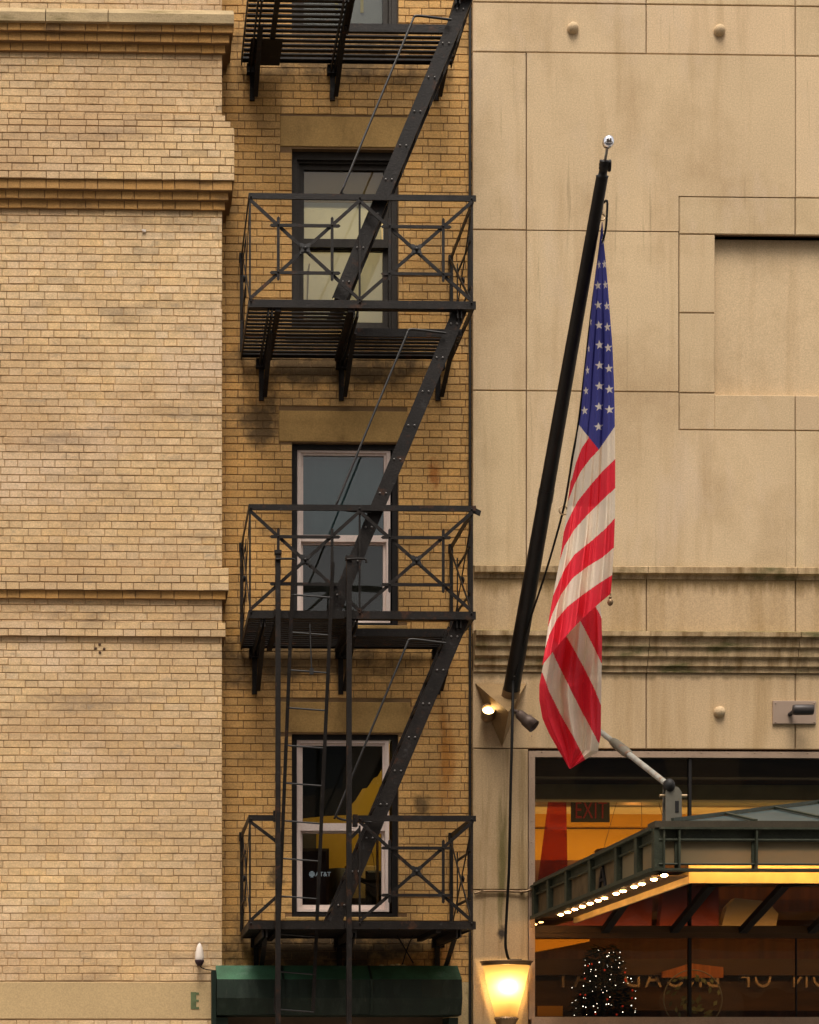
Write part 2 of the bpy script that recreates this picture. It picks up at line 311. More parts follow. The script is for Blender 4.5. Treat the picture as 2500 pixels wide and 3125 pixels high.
# ------------------------------------------------------------------ mesh builder and scene helpers
WORLD = {}          # object -> world location of its origin
class MB:
    def __init__(s): s.v, s.f, s.m, s.t, s.sm = [], [], [], [], []
    def face(s, pts, m=0, tint=None, smooth=False):
        n = len(s.v); s.v += [tuple(p) for p in pts]
        s.f.append(tuple(range(n, n + len(pts)))); s.m.append(m); s.t.append(tint); s.sm.append(smooth)
    def mesh(s, verts, faces, m=0, smooth=False, tint=None):
        n = len(s.v); s.v += [tuple(p) for p in verts]
        for f in faces:
            s.f.append(tuple(i + n for i in f)); s.m.append(m); s.t.append(tint); s.sm.append(smooth)
    def box(s, x0, x1, y0, y1, z0, z1, m=0, tint=None):
        v = [(x0, y0, z0), (x1, y0, z0), (x1, y1, z0), (x0, y1, z0), (x0, y0, z1), (x1, y0, z1), (x1, y1, z1), (x0, y1, z1)]
        s.mesh(v, [(0, 3, 2, 1), (4, 5, 6, 7), (0, 1, 5, 4), (1, 2, 6, 5), (2, 3, 7, 6), (3, 0, 4, 7)], m, tint=tint)
    def bevbox(s, x0, x1, y0, y1, z0, z1, b, m=0, tint=None):
        """box whose front (y0) face is inset by b: a chamfered slab"""
        v = [(x0 + b, y0, z0 + b), (x1 - b, y0, z0 + b), (x1 - b, y0, z1 - b), (x0 + b, y0, z1 - b),
             (x0, y0 + b, z0), (x1, y0 + b, z0), (x1, y0 + b, z1), (x0, y0 + b, z1),
             (x0, y1, z0), (x1, y1, z0), (x1, y1, z1), (x0, y1, z1)]
        f = [(0, 1, 2, 3)]
        for a in (0, 4):
            for i in range(4):
                j = (i + 1) % 4
                f.append((a + 4 + i, a + 4 + j, a + j, a + i))
        f.append((11, 10, 9, 8))
        s.mesh(v, f, m, tint=tint)
    def beam(s, p, q, w, h, side=(0, 1, 0), m=0):
        p, q = Vector(p), Vector(q); d = (q - p).normalized(); u = Vector(side)
        u = (u - d * d.dot(u)).normalized(); v = d.cross(u)
        c = []
        for e in (p, q):
            for a, b in ((-1, -1), (1, -1), (1, 1), (-1, 1)): c.append(e + u * (a * w / 2) + v * (b * h / 2))
        s.mesh(c, [(0, 1, 2, 3), (7, 6, 5, 4), (0, 4, 5, 1), (1, 5, 6, 2), (2, 6, 7, 3), (3, 7, 4, 0)], m)
    def prism(s, poly, y0, y1, m=0):
        """polygon of (x,z) extruded from y0 to y1"""
        n = len(poly)
        v = [(x, y0, z) for x, z in poly] + [(x, y1, z) for x, z in poly]
        f = [tuple(range(n)), tuple(range(2 * n - 1, n - 1, -1))]
        f += [(i, i + n, (i + 1) % n + n, (i + 1) % n) for i in range(n)]
        s.mesh(v, f, m)
    def prismx(s, poly, x0, x1, m=0, ms=None):
        """polygon of (y,z) extruded from x0 to x1"""
        n = len(poly)
        v = [(x0, y, z) for y, z in poly] + [(x1, y, z) for y, z in poly]
        s.mesh(v, [tuple(range(n)), tuple(range(2 * n - 1, n - 1, -1))], m)
        for i in range(n):
            j = (i + 1) % n
            s.mesh([v[i], v[j], v[j + n], v[i + n]], [(0, 1, 2, 3)], ms[i] if ms else m)
    def tube(s, pts, r, n=8, m=0, caps=True):
        pts = [Vector(p) for p in pts]
        rs = r if isinstance(r, (list, tuple)) else [r] * len(pts)
        rings, prev = [], None
        for i, p in enumerate(pts):
            d = (pts[min(i + 1, len(pts) - 1)] - pts[max(i - 1, 0)]).normalized()
            if prev is None:
                a = Vector((0, 0, 1)) if abs(d.z) < 0.9 else Vector((1, 0, 0))
                u = d.cross(a).normalized()
            else: u = (prev - d * d.dot(prev)).normalized()
            prev = u; w = d.cross(u)
            rings.append([p + (u * math.cos(2 * math.pi * k / n) + w * math.sin(2 * math.pi * k / n)) * rs[i] for k in range(n)])
        v = [q for g in rings for q in g]
        f = []
        for i in range(len(pts) - 1):
            for k in range(n):
                a, b = i * n + k, i * n + (k + 1) % n
                f.append((a, a + n, b + n, b))
        s.mesh(v, f, m, True)
        if caps:
            s.mesh(rings[0], [tuple(range(n))], m); s.mesh(rings[-1], [tuple(range(n - 1, -1, -1))], m)
    def lathe(s, c, axis, prof, n=20, m=0, a0=0.0, a1=2 * math.pi, smooth=True):
        """profile [(t along axis, radius)] turned about axis through c"""
        c = Vector(c); d = Vector(axis).normalized()
        a = Vector((0, 0, 1)) if abs(d.z) < 0.9 else Vector((1, 0, 0))
        u = d.cross(a).normalized() if abs(d.z) < 0.9 else Vector((1, 0, 0)); w = d.cross(u)
        full = abs(a1 - a0) > 6.28
        k = n if full else n + 1
        v = []
        for t, r in prof:
            for i in range(k):
                an = a0 + (a1 - a0) * i / n
                v.append(c + d * t + (u * math.cos(an) + w * math.sin(an)) * max(r, 1e-5))
        f = []
        for j in range(len(prof) - 1):
            for i in range(n if full else n):
                i2 = (i + 1) % k if full else i + 1
                f.append((j * k + i, j * k + i2, (j + 1) * k + i2, (j + 1) * k + i))
        s.mesh(v, f, m, smooth)
    def ball(s, c, r, n=10, m=0, sx=(1, 1, 1)):
        v, f = [], []
        for j in range(n + 1):
            th = math.pi * j / n
            for i in range(2 * n):
                ph = math.pi * i / n
                v.append((c[0] + r * sx[0] * math.sin(th) * math.cos(ph), c[1] + r * sx[1] * math.sin(th) * math.sin(ph), c[2] + r * sx[2] * math.cos(th)))
        for j in range(n):
            for i in range(2 * n):
                i2 = (i + 1) % (2 * n)
                f.append((j * 2 * n + i, (j + 1) * 2 * n + i, (j + 1) * 2 * n + i2, j * 2 * n + i2))
        s.mesh(v, f, m, True)
    def add_mesh(s, me, M, m=0):
        s.mesh([M @ v.co for v in me.vertices], [tuple(p.vertices) for p in me.polygons], m)
    def build(s, name, mats, parent=None, origin=None):
        if not isinstance(mats, (list, tuple)): mats = [mats]
        o_w = WORLD[parent] if parent is not None else None
        if o_w is None:
            if origin is not None: o_w = Vector(origin)
            else:
                xs, ys, zs = [p[0] for p in s.v], [p[1] for p in s.v], [p[2] for p in s.v]
                o_w = Vector(((min(xs) + max(xs)) / 2, (min(ys) + max(ys)) / 2, min(zs)))
        me = bpy.data.meshes.new(name)
        me.from_pydata([(p[0] - o_w.x, p[1] - o_w.y, p[2] - o_w.z) for p in s.v], [], s.f)
        for q in mats: me.materials.append(q)
        me.polygons.foreach_set('material_index', s.m)
        me.polygons.foreach_set('use_smooth', s.sm)
        if any(t is not None for t in s.t):
            at = me.attributes.new('tint', 'FLOAT_COLOR', 'FACE')
            buf = []
            for t in s.t: buf += list(t if t is not None else (1, 1, 1)) + [1.0]
            at.data.foreach_set('color', buf)
        me.update()
        o = bpy.data.objects.new(name, me); COL.objects.link(o)
        if parent is not None:
            o.parent = parent
        else: o.location = o_w
        WORLD[o] = o_w
        return o
def tag(o, label, cat, group=None):
    o['label'] = label; o['category'] = cat
    if group: o['group'] = group
    return o
def thing(name, loc, label, cat, group=None):
    o = bpy.data.objects.new(name, None); COL.objects.link(o)
    o.empty_display_size = 0.2
    o.location = loc; WORLD[o] = Vector(loc)
    return tag(o, label, cat, group)
def node(name, parent):
    """an empty part that carries sub-parts"""
    o = bpy.data.objects.new(name, None); COL.objects.link(o); o.parent = parent; WORLD[o] = WORLD[parent]
    return o
def smooth_path(pts, k=8):
    pts = [Vector(p) for p in pts]; out = []
    for i in range(len(pts) - 1):
        p0, p1, p2, p3 = pts[max(i - 1, 0)], pts[i], pts[i + 1], pts[min(i + 2, len(pts) - 1)]
        for j in range(k):
            t = j / k
            out.append(0.5 * ((2 * p1) + (p2 - p0) * t + (2 * p0 - 5 * p1 + 4 * p2 - p3) * t * t + (3 * p1 - p0 - 3 * p2 + p3) * t ** 3))
    out.append(pts[-1]); return out
def text_mesh(txt, size, ext, spacing=1.0):
    cu = bpy.data.curves.new('lettering', 'FONT'); cu.body = txt; cu.size = size; cu.extrude = ext; cu.space_character = spacing
    cu.resolution_u = 4
    ob = bpy.data.objects.new('lettering', cu); COL.objects.link(ob)
    dg = bpy.context.evaluated_depsgraph_get()
    me = bpy.data.meshes.new_from_object(ob.evaluated_get(dg))
    bpy.data.objects.remove(ob); return me
UP = Matrix.Rotation(R(90), 4, 'X')      # text lying in XY -> standing, facing -y

# ------------------------------------------------------------------ ground
g = MB(); g.box(-60, 60, -14.9, -5.2, -0.30, -0.15); o = g.build('road', M_asphalt); o['kind'] = 'structure'
g = MB(); g.box(-60, 60, -5.2, -5.05, -0.30, 0.0); g.box(-60, 60, -5.05, 8.0, -0.3, -0.004); o = g.build('pavement', M_paving); o['kind'] = 'structure'
g = MB(); g.box(-60, 60, -60, -14.9, -0.30, -0.004); o = g.build('far_pavement', M_paving); o['kind'] = 'structure'
g = MB(); g.box(-400, 400, -400, 400, -0.5, -0.31); o = g.build('ground', M_asphalt); o['kind'] = 'structure'

# ------------------------------------------------------------------ brick building
YL = -0.30                                   # front bay face; the recessed wall is y = 0
xe = (PX(673, YL, 240) + PX(680, YL, 2950)) / 2
zt = PZ(-420, 0); XL = -4.2
zz = lambda py: P(650, py, YL).z
brick_house = thing('brick_building', (0, 0, 0), 'old tan brick building with iron fire escape running down its recessed strip', 'building')

def bricks(mb, x0, x1, z0, z1, Y, course, holes=(), m=0, st=0.224, hd=0.111, dark=1.0, sat=1.0, gap=0.0040, depth=0.0055, vv=0.048):
    n = max(1, round((z1 - z0) / course)); ch = (z1 - z0) / n
    for i in range(n):
        za, zb = z0 + i * ch + gap / 2, z0 + (i + 1) * ch - gap / 2
        x = x0 - (0 if i % 2 else (st + hd) / 2) - rng.random() * 0.012
        k = 1
        while x < x1:
            w = (st if k else hd) + rng.uniform(-0.005, 0.005); k = 1 - k
            if rng.random() < 0.012: k = 1 - k
            a, b = max(x + gap / 2, x0), min(x + w - gap / 2, x1)
            x += w
            if b - a < 0.012: continue
            spans = [(a, b)]
            for (ha, hb, hc, hdn) in holes:
                if zb > hc + 0.01 and za < hdn - 0.01:
                    ns = []
                    for (p, q) in spans:
                        if q <= ha or p >= hb: ns.append((p, q)); continue
                        if p < ha: ns.append((p, ha))
                        if q > hb: ns.append((hb, q))
                    spans = ns
            for (p, q) in spans:
                if q - p < 0.01: continue
                v = rng.gauss(1.0, vv * 0.75); hu = rng.gauss(0, 0.035)
                if rng.random() < 0.035: v *= rng.uniform(0.78, 0.9)
                if rng.random() < 0.06: v *= 1.09; hu = -.05
                v = min(max(v, 0.55), 1.3) * dark
                t = (v * (1 + hu * 0.5), v, v * (1 - hu * 1.3) * sat)
                d = depth + rng.uniform(-0.0012, 0.0016)
                jz = rng.uniform(-0.0016, 0.0016); tl = rng.uniform(-0.0012, 0.0012); bv = rng.uniform(0.0018, 0.0045)
                za_, zb_k = za + rng.uniform(-.0012, .0018), zb + rng.uniform(-.0018, .0012)
                fr = [(p + bv, Y - d, za_ + bv + jz), (q - bv, Y - d - tl, za_ + bv - jz * .5), (q - bv, Y - d - tl, zb_k - bv + jz), (p + bv, Y - d, zb_k - bv)]
                bk = [(p, Y + 0.002, za + jz), (q, Y + 0.002, za), (q, Y + 0.002, zb), (p, Y + 0.002, zb + jz)]
                mb.mesh(fr + bk, [(0, 1, 2, 3), (4, 5, 1, 0), (5, 6, 2, 1), (6, 7, 3, 2), (7, 4, 0, 3)], m, tint=t)

# front bay: mortar core, brick skin, stone band
w = MB()
z_band1, z_band0 = zz(2996), zz(3112)
w.box(XL, xe, YL, 0.0, -0.1, zt, 1)
bricks(w, XL, xe + 0.004, zz(2996) + 0.004, zz(1942), YL, 0.0656)
bricks(w, XL, xe + 0.004, zz(1942), zz(641), YL, 0.0674)
bricks(w, XL, xe + 0.004, zz(370), zz(162), YL, 0.0678)
bricks(w, XL, xe + 0.004, zz(40), zt, YL, 0.0685)
bricks(w, XL, PX(645, YL) , 0.0, zz(3114), YL, 0.0656)
w.build('front_wall', [M_brick, M_mortar_pale], brick_house)
w = MB(); w.bevbox(XL, xe + 0.002, YL - 0.008, YL + 0.05, zz(3110), zz(2998), 0.004)
w.build('stone_band', M_band, brick_house)

def course_band(name, rows, mats):
    """rows: (y_top px, y_bottom px, right-edge px, corbel?) -> each a projecting course"""
    w = MB()
    for (a, b, xr, kind) in rows:
        pr = max(PX(xr, YL) - xe, 0.004)
        Y = YL - pr
        z1, z0 = P(650, a, Y).z, P(650, b, Y).z
        w.box(XL, xe + pr, Y, -0.002 if pr < 0.01 else 0.0 - 0.003, z0 + 0.002, z1, 1)
        bricks(w, XL, xe + pr + 0.003, z0, z1, Y, 0.067, m=0 if kind else 2, dark=1.0)
    return w.build(name, mats, brick_house)
CM = [M_corbel, M_mortar, M_brick]
course_band('corbel_course', [(70, 101, 708, 1), (101, 132, 698, 1), (132, 163, 686, 1)], CM)
course_band('belt_course', [(352, 370, 686, 0), (370, 389, 701, 0), (389, 551, 712, 0)], CM)
course_band('corbel_course', [(551, 582, 706, 1), (582, 612, 695, 1), (612, 642, 685, 1)], CM)
course_band('belt_course', [(1733, 1803, 696, 0)], CM)
course_band('corbel_course', [(1803, 1830, 687, 1)], CM)
course_band('belt_course', [(1900, 1944, 687, 0)], CM)
w = MB()
pr = PX(713, YL) - xe; Y = YL - pr - 0.02
xs = [XL, PX(139, Y), PX(330, Y), xe + pr]
for a, b in zip(xs, xs[1:]):
    w.prismx([(Y, P(650, 70, Y).z), (Y, P(650, 43, Y).z), (YL - 0.02, P(650, 36, YL).z), (YL + 0.1, P(650, 36, YL).z), (YL + 0.1, P(650, 70, Y).z)], a + 0.004, b - 0.004)
w.build('stone_coping', M_coping, brick_house)

# recessed wall
XR = PX(1440, 0)
wx0, wx1 = PX(891, 0), PX(1216, 0)
WIN = [(-480, 100), (455, 1012), (1352, 1912), (2240, 2800)]
holes = [(wx0, wx1, P(1050, b, 0).z, P(1050, a, 0).z) for a, b in WIN]
lint = [(855, 1243, 357, 449), (851, 1243, 1255, 1349), (856, 1252, 2143, 2236)]
lh = [(PX(a, 0), PX(b, 0), P(1050, d, 0).z, P(1050, c, 0).z) for a, b, c, d in lint]
sills = [(870, 1240, 1012, 1030), (870, 1242, 1912, 1936), (870, 1242, 2800, 2812)]
sh = [(PX(a, 0), PX(b, 0), P(1050, d, 0).z, P(1050, c, 0).z) for a, b, c, d in sills]
w = MB()
zs = [-0.1] + sorted([z for h in holes for z in (h[2], h[3])])
w.box(xe - 0.2, wx0, 0.0, 0.24, -0.1, zt, 1)
w.box(wx1, XR + 0.1, 0.0, 0.24, -0.1, zt, 1)
prev = -0.1
for h in sorted(holes, key=lambda q: q[2]):
    w.box(wx0, wx1, 0.0, 0.24, prev, min(h[2], zt), 1); prev = h[3]
zpl = PZ(2998, 0)
bricks(w, xe, XR + 0.02, zpl, zt, 0.0, 0.069, holes + lh + sh, st=0.222, hd=0.112)
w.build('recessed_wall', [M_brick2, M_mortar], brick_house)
for h in lh:
    w = MB(); w.bevbox(h[0], h[1], -0.007, 0.05, h[2], h[3], 0.004); w.box(wx0, wx1, 0.05, 0.14, h[2] + 0.002, h[3] - .01)
    w.build('lintel', M_lintel, brick_house)
for h in sh:
    w = MB(); w.bevbox(h[0], h[1], -0.045, 0.06, h[2], h[3], 0.006); w.build('sill', M_lintel, brick_house)
w = MB(); w.bevbox(xe + 0.002, XR, -0.012, 0.05, -0.1, zpl, 0.004); w.build('plaster_base', M_plaster, brick_house)

# windows ----------------------------------------------------------
def frame_rect(mb, x0, x1, z0, z1, y0, y1, t, m=0, tb=None, tt=None):
    tb = tb or t; tt = tt or t
    mb.box(x0, x0 + t, y0, y1, z0, z1, m); mb.box(x1 - t, x1, y0, y1, z0, z1, m)
    mb.box(x0 + t, x1 - t, y0, y1, z0, z0 + tb, m); mb.box(x0 + t, x1 - t, y0, y1, z1 - tt, z1, m)
def room(x0, x1, z0, z1, y0, y1, M, parent, name='room_shell'):
    r = MB()
    r.box(x0 - .05, x0, y0, y1, z0, z1); r.box(x1, x1 + .05, y0, y1, z0, z1)
    r.box(x0 - .05, x1 + .05, y0, y1, z0 - .05, z0); r.box(x0 - .05, x1 + .05, y0, y1, z1, z1 + .05)
    r.box(x0 - .05, x1 + .05, y1, y1 + .05, z0 - .05, z1 + .05)
    return r.build(name, M, parent)

# W1 and W0: dark wooden sashes with blinds
def wooden_window(hole, glz, name_extra=None, bottom_extra=0.0):
    x0, x1, z0, z1 = hole
    f = MB()
    frame_rect(f, x0, x1, z0, z1, 0.045, 0.13, 0.052, tt=0.07)
    frame_rect(f, x0 + .052, x1 - .052, z0 + .052, z1 - .07, 0.065, 0.14, 0.022)
    win = f.build('window', M_wood, brick_house)
    a, b = x0 + .074, x1 - .074
    zm = glz
    u = MB(); frame_rect(u, a, b, zm - .045, z1 - .092, 0.085, 0.12, 0.045, tb=0.075); u.build('upper_sash', M_wood, win)
    l = MB(); frame_rect(l, a, b, z0 + .074, zm, 0.122, 0.155, 0.045, tb=0.07, tt=0.055); l.build('lower_sash', M_wood, win)
    return win, a, b, zm
hz = holes[1]
win1, a, b, zm = wooden_window(hz, P(1050, 742, .1).z)
p = MB(); p.box(a + .045, b - .045, 0.10, 0.104, zm + .03, hz[3] - .137); p.build('pane', G_win, win1)
p = MB(); p.box(a + .045, b - .045, 0.137, 0.141, hz[2] + .144, zm - .055); p.build('pane', G_win, win1)
bl = MB()
bl.box(a + .03, b - .03, 0.135, 0.14, P(1050, 650, .2).z, hz[3] - .10)
bl.build('dark_shade', M_blind2, win1)
bl = MB(); zc = P(1050, 634, .2).z
bl.box(a + .035, b - .06, 0.123, 0.127, zm + .03, zc); bl.box(a + .03, b - .03, 0.160, 0.165, hz[2] + .13, zm - .05)
bl.build('blind', M_blind, win1)
bl = MB(); bl.tube([P(945, 805, .150), P(940, 830, .150), P(936, 985, .150)], [0.006, 0.010, 0.004], 8); bl.build('gleam_strip', M_cream, win1)  # pale strip stands for a warm lamp gleam in the window
room(a - .3, b + .3, hz[2] - .2, hz[3] + .05, 0.25, 1.6, M_cream, win1)
lamp1 = bpy.data.lights.new('upper_room_lamp', 'POINT'); lo1 = bpy.data.objects.new('upper_room_lamp', lamp1); COL.objects.link(lo1)
lo1.location = ((a + b) / 2, 1.0, hz[3] - .55); lamp1.energy = 28; lamp1.color = (1, 0.96, 0.84); lamp1.shadow_soft_size = .1
# W0 (top, cut by the frame)
hz0 = holes[0]
win0, a, b, zm = wooden_window(hz0, P(1050, -210, .1).z)
p = MB(); p.box(a + .045, b - .045, 0.137, 0.141, hz0[2] + .144, zm - .055); p.box(a + .045, b - .045, 0.10, 0.104, zm + .03, hz0[3] - .137)
p.build('pane', G_win, win0)
bl = MB(); bl.box(a - .01, b + .01, 0.19, 0.195, hz0[2] + .05, hz0[3] - .06); bl.build('pane_film', M_frost, win0)
me = text_mesh('FT', 0.30, 0.002, 1.25)
tx = MB(); q = P(1055, 38, .18); tx.add_mesh(me, Matrix.Translation((q.x - .12, q.y, q.z - .0)) @ UP); tx.build('lettering', M_yellowpaint, win0)

# W2, W3: white vinyl sash windows in black-brown trim
def vinyl_window(hole, fx, top, bot, rail):
    x0, x1, z0, z1 = hole
    f = MB(); frame_rect(f, x0, x1, z0, z1, 0.035, 0.19, 0.048, tb=0.04, tt=0.045)
    win = f.build('window', M_brown, brick_house)
    Y = 0.06
    a, b = PX(fx[0], Y), PX(fx[1], Y); zt_, zb_ = P(1050, top, Y).z, P(1050, bot, Y).z
    z_r1, z_r0 = P(1050, rail[0], Y).z, P(1050, rail[1], Y).z
    u = MB(); frame_rect(u, a, b, zb_, zt_, Y - .01, 0.18, 0.034, tb=0.022); fr = u.build('vinyl_frame', M_vinyl, win)
    u = MB(); frame_rect(u, a + .034, b - .034, z_r0, zt_ - .034, Y + .008, Y + .04, 0.022, tt=0.02, tb=z_r1 - z_r0); u.build('upper_sash', M_vinyl, win)
    u = MB(); frame_rect(u, a + .034, b - .034, zb_ + .022, z_r0 + 0.012, Y + .042, Y + .07, 0.024, tb=0.045, tt=.03); u.build('lower_sash', M_vinyl, win)
    u = MB(); u.box(a + .05, b - .05, Y + .022, Y + .026, z_r1, zt_ - .05); u.build('pane', G_win2, win)
    u = MB(); u.box(a + .05, b - .05, Y + .054, Y + .058, zb_ + .06, z_r0 - .015); u.build('pane', G_win, win)
    return win, a, b, zb_, zt_, z_r0
win2, a, b, zb_, zt_, zr = vinyl_window(holes[2], (907, 1191), 1371, 1901, (1632, 1652))
c = MB()
n = 40
for i in range(n):
    xa = a + .03 + (b - a - .06) * i / n; xb = a + .03 + (b - a - .06) * (i + 1) / n
    ya = 0.155 + 0.003 * math.sin(i * .8); yb = 0.155 + 0.003 * math.sin((i + 1) * .8)
    c.mesh([(xa, ya, zr - .01), (xb, yb, zr - .01), (xb, yb, zt_), (xa, ya, zt_)], [(0, 1, 2, 3)])
c.build('curtain', M_curt, win2)
c = MB(); c.box(a + .04, b - .04, 0.172, 0.175, zb_ + .03, zr); c.build('insect_screen', M_screen, win2)
room(a - .4, b + .4, zb_ - .4, zt_ + .2, 0.25, 1.4, M_screen, win2)
win3, a, b, zb_, zt_, zr = vinyl_window(holes[3], (905, 1187), 2257, 2783, (2512, 2535))
ra, rb, rz0, rz1 = a - .9, b + .5, zb_ - .5, zt_ + .25
room(ra, rb, rz0, rz1, 0.25, 2.2, M_yellowwall, win3)
c = MB()   # dark sheet with a slanted lower edge behind the upper panes
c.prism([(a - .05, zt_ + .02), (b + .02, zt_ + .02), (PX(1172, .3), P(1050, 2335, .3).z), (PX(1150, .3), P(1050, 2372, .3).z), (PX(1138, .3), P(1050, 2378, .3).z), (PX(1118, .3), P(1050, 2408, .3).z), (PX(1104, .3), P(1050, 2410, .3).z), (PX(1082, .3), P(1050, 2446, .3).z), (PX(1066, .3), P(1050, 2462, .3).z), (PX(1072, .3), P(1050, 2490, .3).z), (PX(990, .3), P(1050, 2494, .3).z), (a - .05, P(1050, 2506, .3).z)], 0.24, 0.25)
c.build('dark_sheet', M_screen, win3)

# ------------------------------------------------------------------ things inside the lowest brick-building room
lamp = bpy.data.lights.new('room_lamp', 'POINT'); lo = bpy.data.objects.new('room_lamp', lamp); COL.objects.link(lo)
lo.location = (b + .1, 1.1, rz1 - .35); lamp.energy = 6.5; lamp.color = (1, 0.8, 0.42); lamp.shadow_soft_size = 0.12
c = MB(); q = P(930, 2590, .55); q2 = P(1010, 2800, .55)
c.bevbox(q.x - .12, q2.x - .02, .5, .85, rz0, q.z, .03)
box = c.build('draped_cabinet', M_carton)
tag(box, 'dark purple cloth-covered cabinet with small white globe logo behind the lowest window', 'cabinet')
t = MB(); me = text_mesh('AT&T', 0.058, 0.001); q = P(963, 2674, .49); t.add_mesh(me, Matrix.Translation((q.x, .495, q.z)) @ UP)
gq = P(954, 2668, .49)
for k in range(5):
    zq = gq.z - .024 + k * .012; hw = math.sqrt(max(0.0, .027 ** 2 - (zq - gq.z) ** 2))
    t.box(gq.x - .005 - hw, gq.x - .005 + hw, .494, .497, zq - .0042, zq + .0042)
t.build('printed_logo', M_printwhite, box)
q = P(1030, 2620, .7)
c = MB(); q = P(1034, 2655, 1.2); c.lathe((q.x, 1.2, q.z - .3), (0, 0, 1), [(0, .12), (.30, .15), (.30, .14), (.02, .11)], 20); c.box(q.x - .3, q.x + .35, 1.0, 1.5, q.z - .34, q.z - .30)
tag(c.build('waste_bin', M_camgrey), 'grey round bin on low shelf inside the lowest window', 'bin')
c = MB(); q = P(1120, 2700, 1.6); c.bevbox(q.x - .30, q.x + .18, 1.45, 1.9, rz0, q.z + .02, .01); c.bevbox(q.x - .22, q.x + .10, 1.5, 1.8, q.z + .02, q.z + .18, .01)
tag(c.build('stacked_cartons', M_plaster), 'pale cartons stacked against the yellow wall inside the lowest window', 'cartons')
ch = thing('office_chair', (q.x, .85, rz0), 'dark desk chair standing inside the lowest window', 'chair')
c = MB(); c.bevbox(q.x - .10, q.x + .28, .98, 1.04, q.z - .42, q.z + .06, .02); c.build('backrest', M_black, ch)
c = MB(); c.bevbox(q.x - .12, q.x + .30, .6, 1.0, q.z - .62, q.z - .54, .02); c.build('seat', M_black, ch)
c = MB(); c.tube([(q.x + .09, .8, rz0 + .02), (q.x + .09, .8, q.z - .62)], .025); c.build('post', M_black, ch)
c = MB(); c.beam((q.x - .22, .9, q.z - .02), (q.x - .02, .9, q.z - .10), .05, .04); c.build('armrest', M_black, ch)
c = MB(); qa = P(1098, 2540, .6); qb = P(1160, 2760, .6)
c.tube([P(1152, 2545, .5), P(1152, 2770, .5)], .012, 8); c.tube([P(1120, 2545, .5), P(1140, 2620, .52), P(1150, 2700, .5)], .003, 6)
o = c.build('room_pipe', M_bronze2); tag(o, 'thin brown pipe standing inside the lowest window near its right side', 'pipe')
c = MB(); qa = P(1010, 2565, 1.9); c.box(qa.x - .42, qa.x - .12, 2.15, 2.19, qa.z - .05, qa.z + .16); o = c.build('wall_picture', M_camgrey)
tag(o, 'small dark framed picture on the yellow wall inside the lowest window', 'picture')

# ------------------------------------------------------------------ fire escape
YF, YB = -0.95, -0.02
S1 = P(757, 924, YF)
fxl = (P(757, 924, YF).x + P(758, 1877, YF).x + P(761, 2818, YF).x) / 3
fxr = (P(1446, 930, YF).x + P(1449, 1880, YF).x + P(1449, 2822, YF).x) / 3
LZ = [P(1100, -34, YF).z, P(1100, 929, YF).z, P(1100, 1877, YF).z, P(1100, 2824, YF).z]     # beam centre heights
fire = thing('fire_escape', ((fxl + fxr) / 2, -0.5, LZ[3]), 'black iron fire escape with landings, steep stairs and drop ladder on recessed brick wall', 'fire escape')
hx = P(1082, 940, YF).x
br_px = [(770, 1015, 1332, 306), (798, 1042, 1337, 1222), (777, 1040, 1335, 2119), (782, 1036, 1335, 3010)]
for i, z in enumerate(LZ):
    d = MB()
    # outer beams (angle irons)
    d.box(fxl, fxr + .012, YF - .006, YF + .006, z - .033, z + .033)
    d.box(fxl, fxr, YF + .006, YF + .05, z - .033, z - .025)
    for xx, s in ((fxl + .004, 1), (fxr - .004, -1)):
        d.box(xx - .005, xx + .005, YF + .006, YB, z - .033, z + .033)
    d.box(fxl + .01, fxr - .01, YB - .05, YB - .04, z - .033, z + .02)
    # slats
    y = YF + .045; k = 0
    while y < YB - .06:
        x1 = fxr - .01 if (y > -0.50 or i == 3) else hx
        if i == 3 and y < -0.50: x1 = fxr - .01
        d.box(fxl + .012, x1 - .002 * (k % 3), y, y + .036, z - .022 + .001 * (k % 2), z - .012)
        y += .062; k += 1
    # cross bearers under slats
    for xx in ((fxl + .25, hx - .03) if i < 3 else (fxl + .25, hx, fxr - .3)):
        d.box(xx - .022, xx + .022, YF + .008, YB - .05, z - .06, z - .024)
    if i < 3:
        d.box(hx - .005, hx + .008, YF + .007, -0.50, z - .075, z + .030)      # hatch trimmers
        d.box(hx + .008, fxr - .01, -0.508, -0.498, z - .05, z + .02)
    if i == 0: d.box(fxl + .06, fxl + .34, -0.42, -0.08, z - .07, z - .06)
    if i == 3:
        d.box(fxl + .012, fxr - .012, YF + .03, YB - .06, z - .0105, z - .0085)   # lowest landing is plated
    land = d.build('landing', M_iron, fire)
    for j in range(3):
        bx = P(br_px[i][j], br_px[i][3], -0.02).x
        zb = P(br_px[i][j], br_px[i][3], -0.02).z
        if i == 3: zb = z - .45
        b_ = MB()
        for e in (-.016, .016):
            b_.box(bx + e - .006, bx + e + .006, YF + .012 if j != 2 else YF + .012, YB, z - .10, z - .034)
        b_.box(bx - .022, bx + .022, -0.03, -0.008, zb, z - .10)
        b_.beam((bx + .03, -0.03, zb + .03), (bx + .03, -0.62, z - .08), .04, .012, (1, 0, 0))
        b_.box(bx - .05, bx + .06, -0.05, -0.008, z - .11, z - .03)
        b_.build('bracket', M_iron, land)

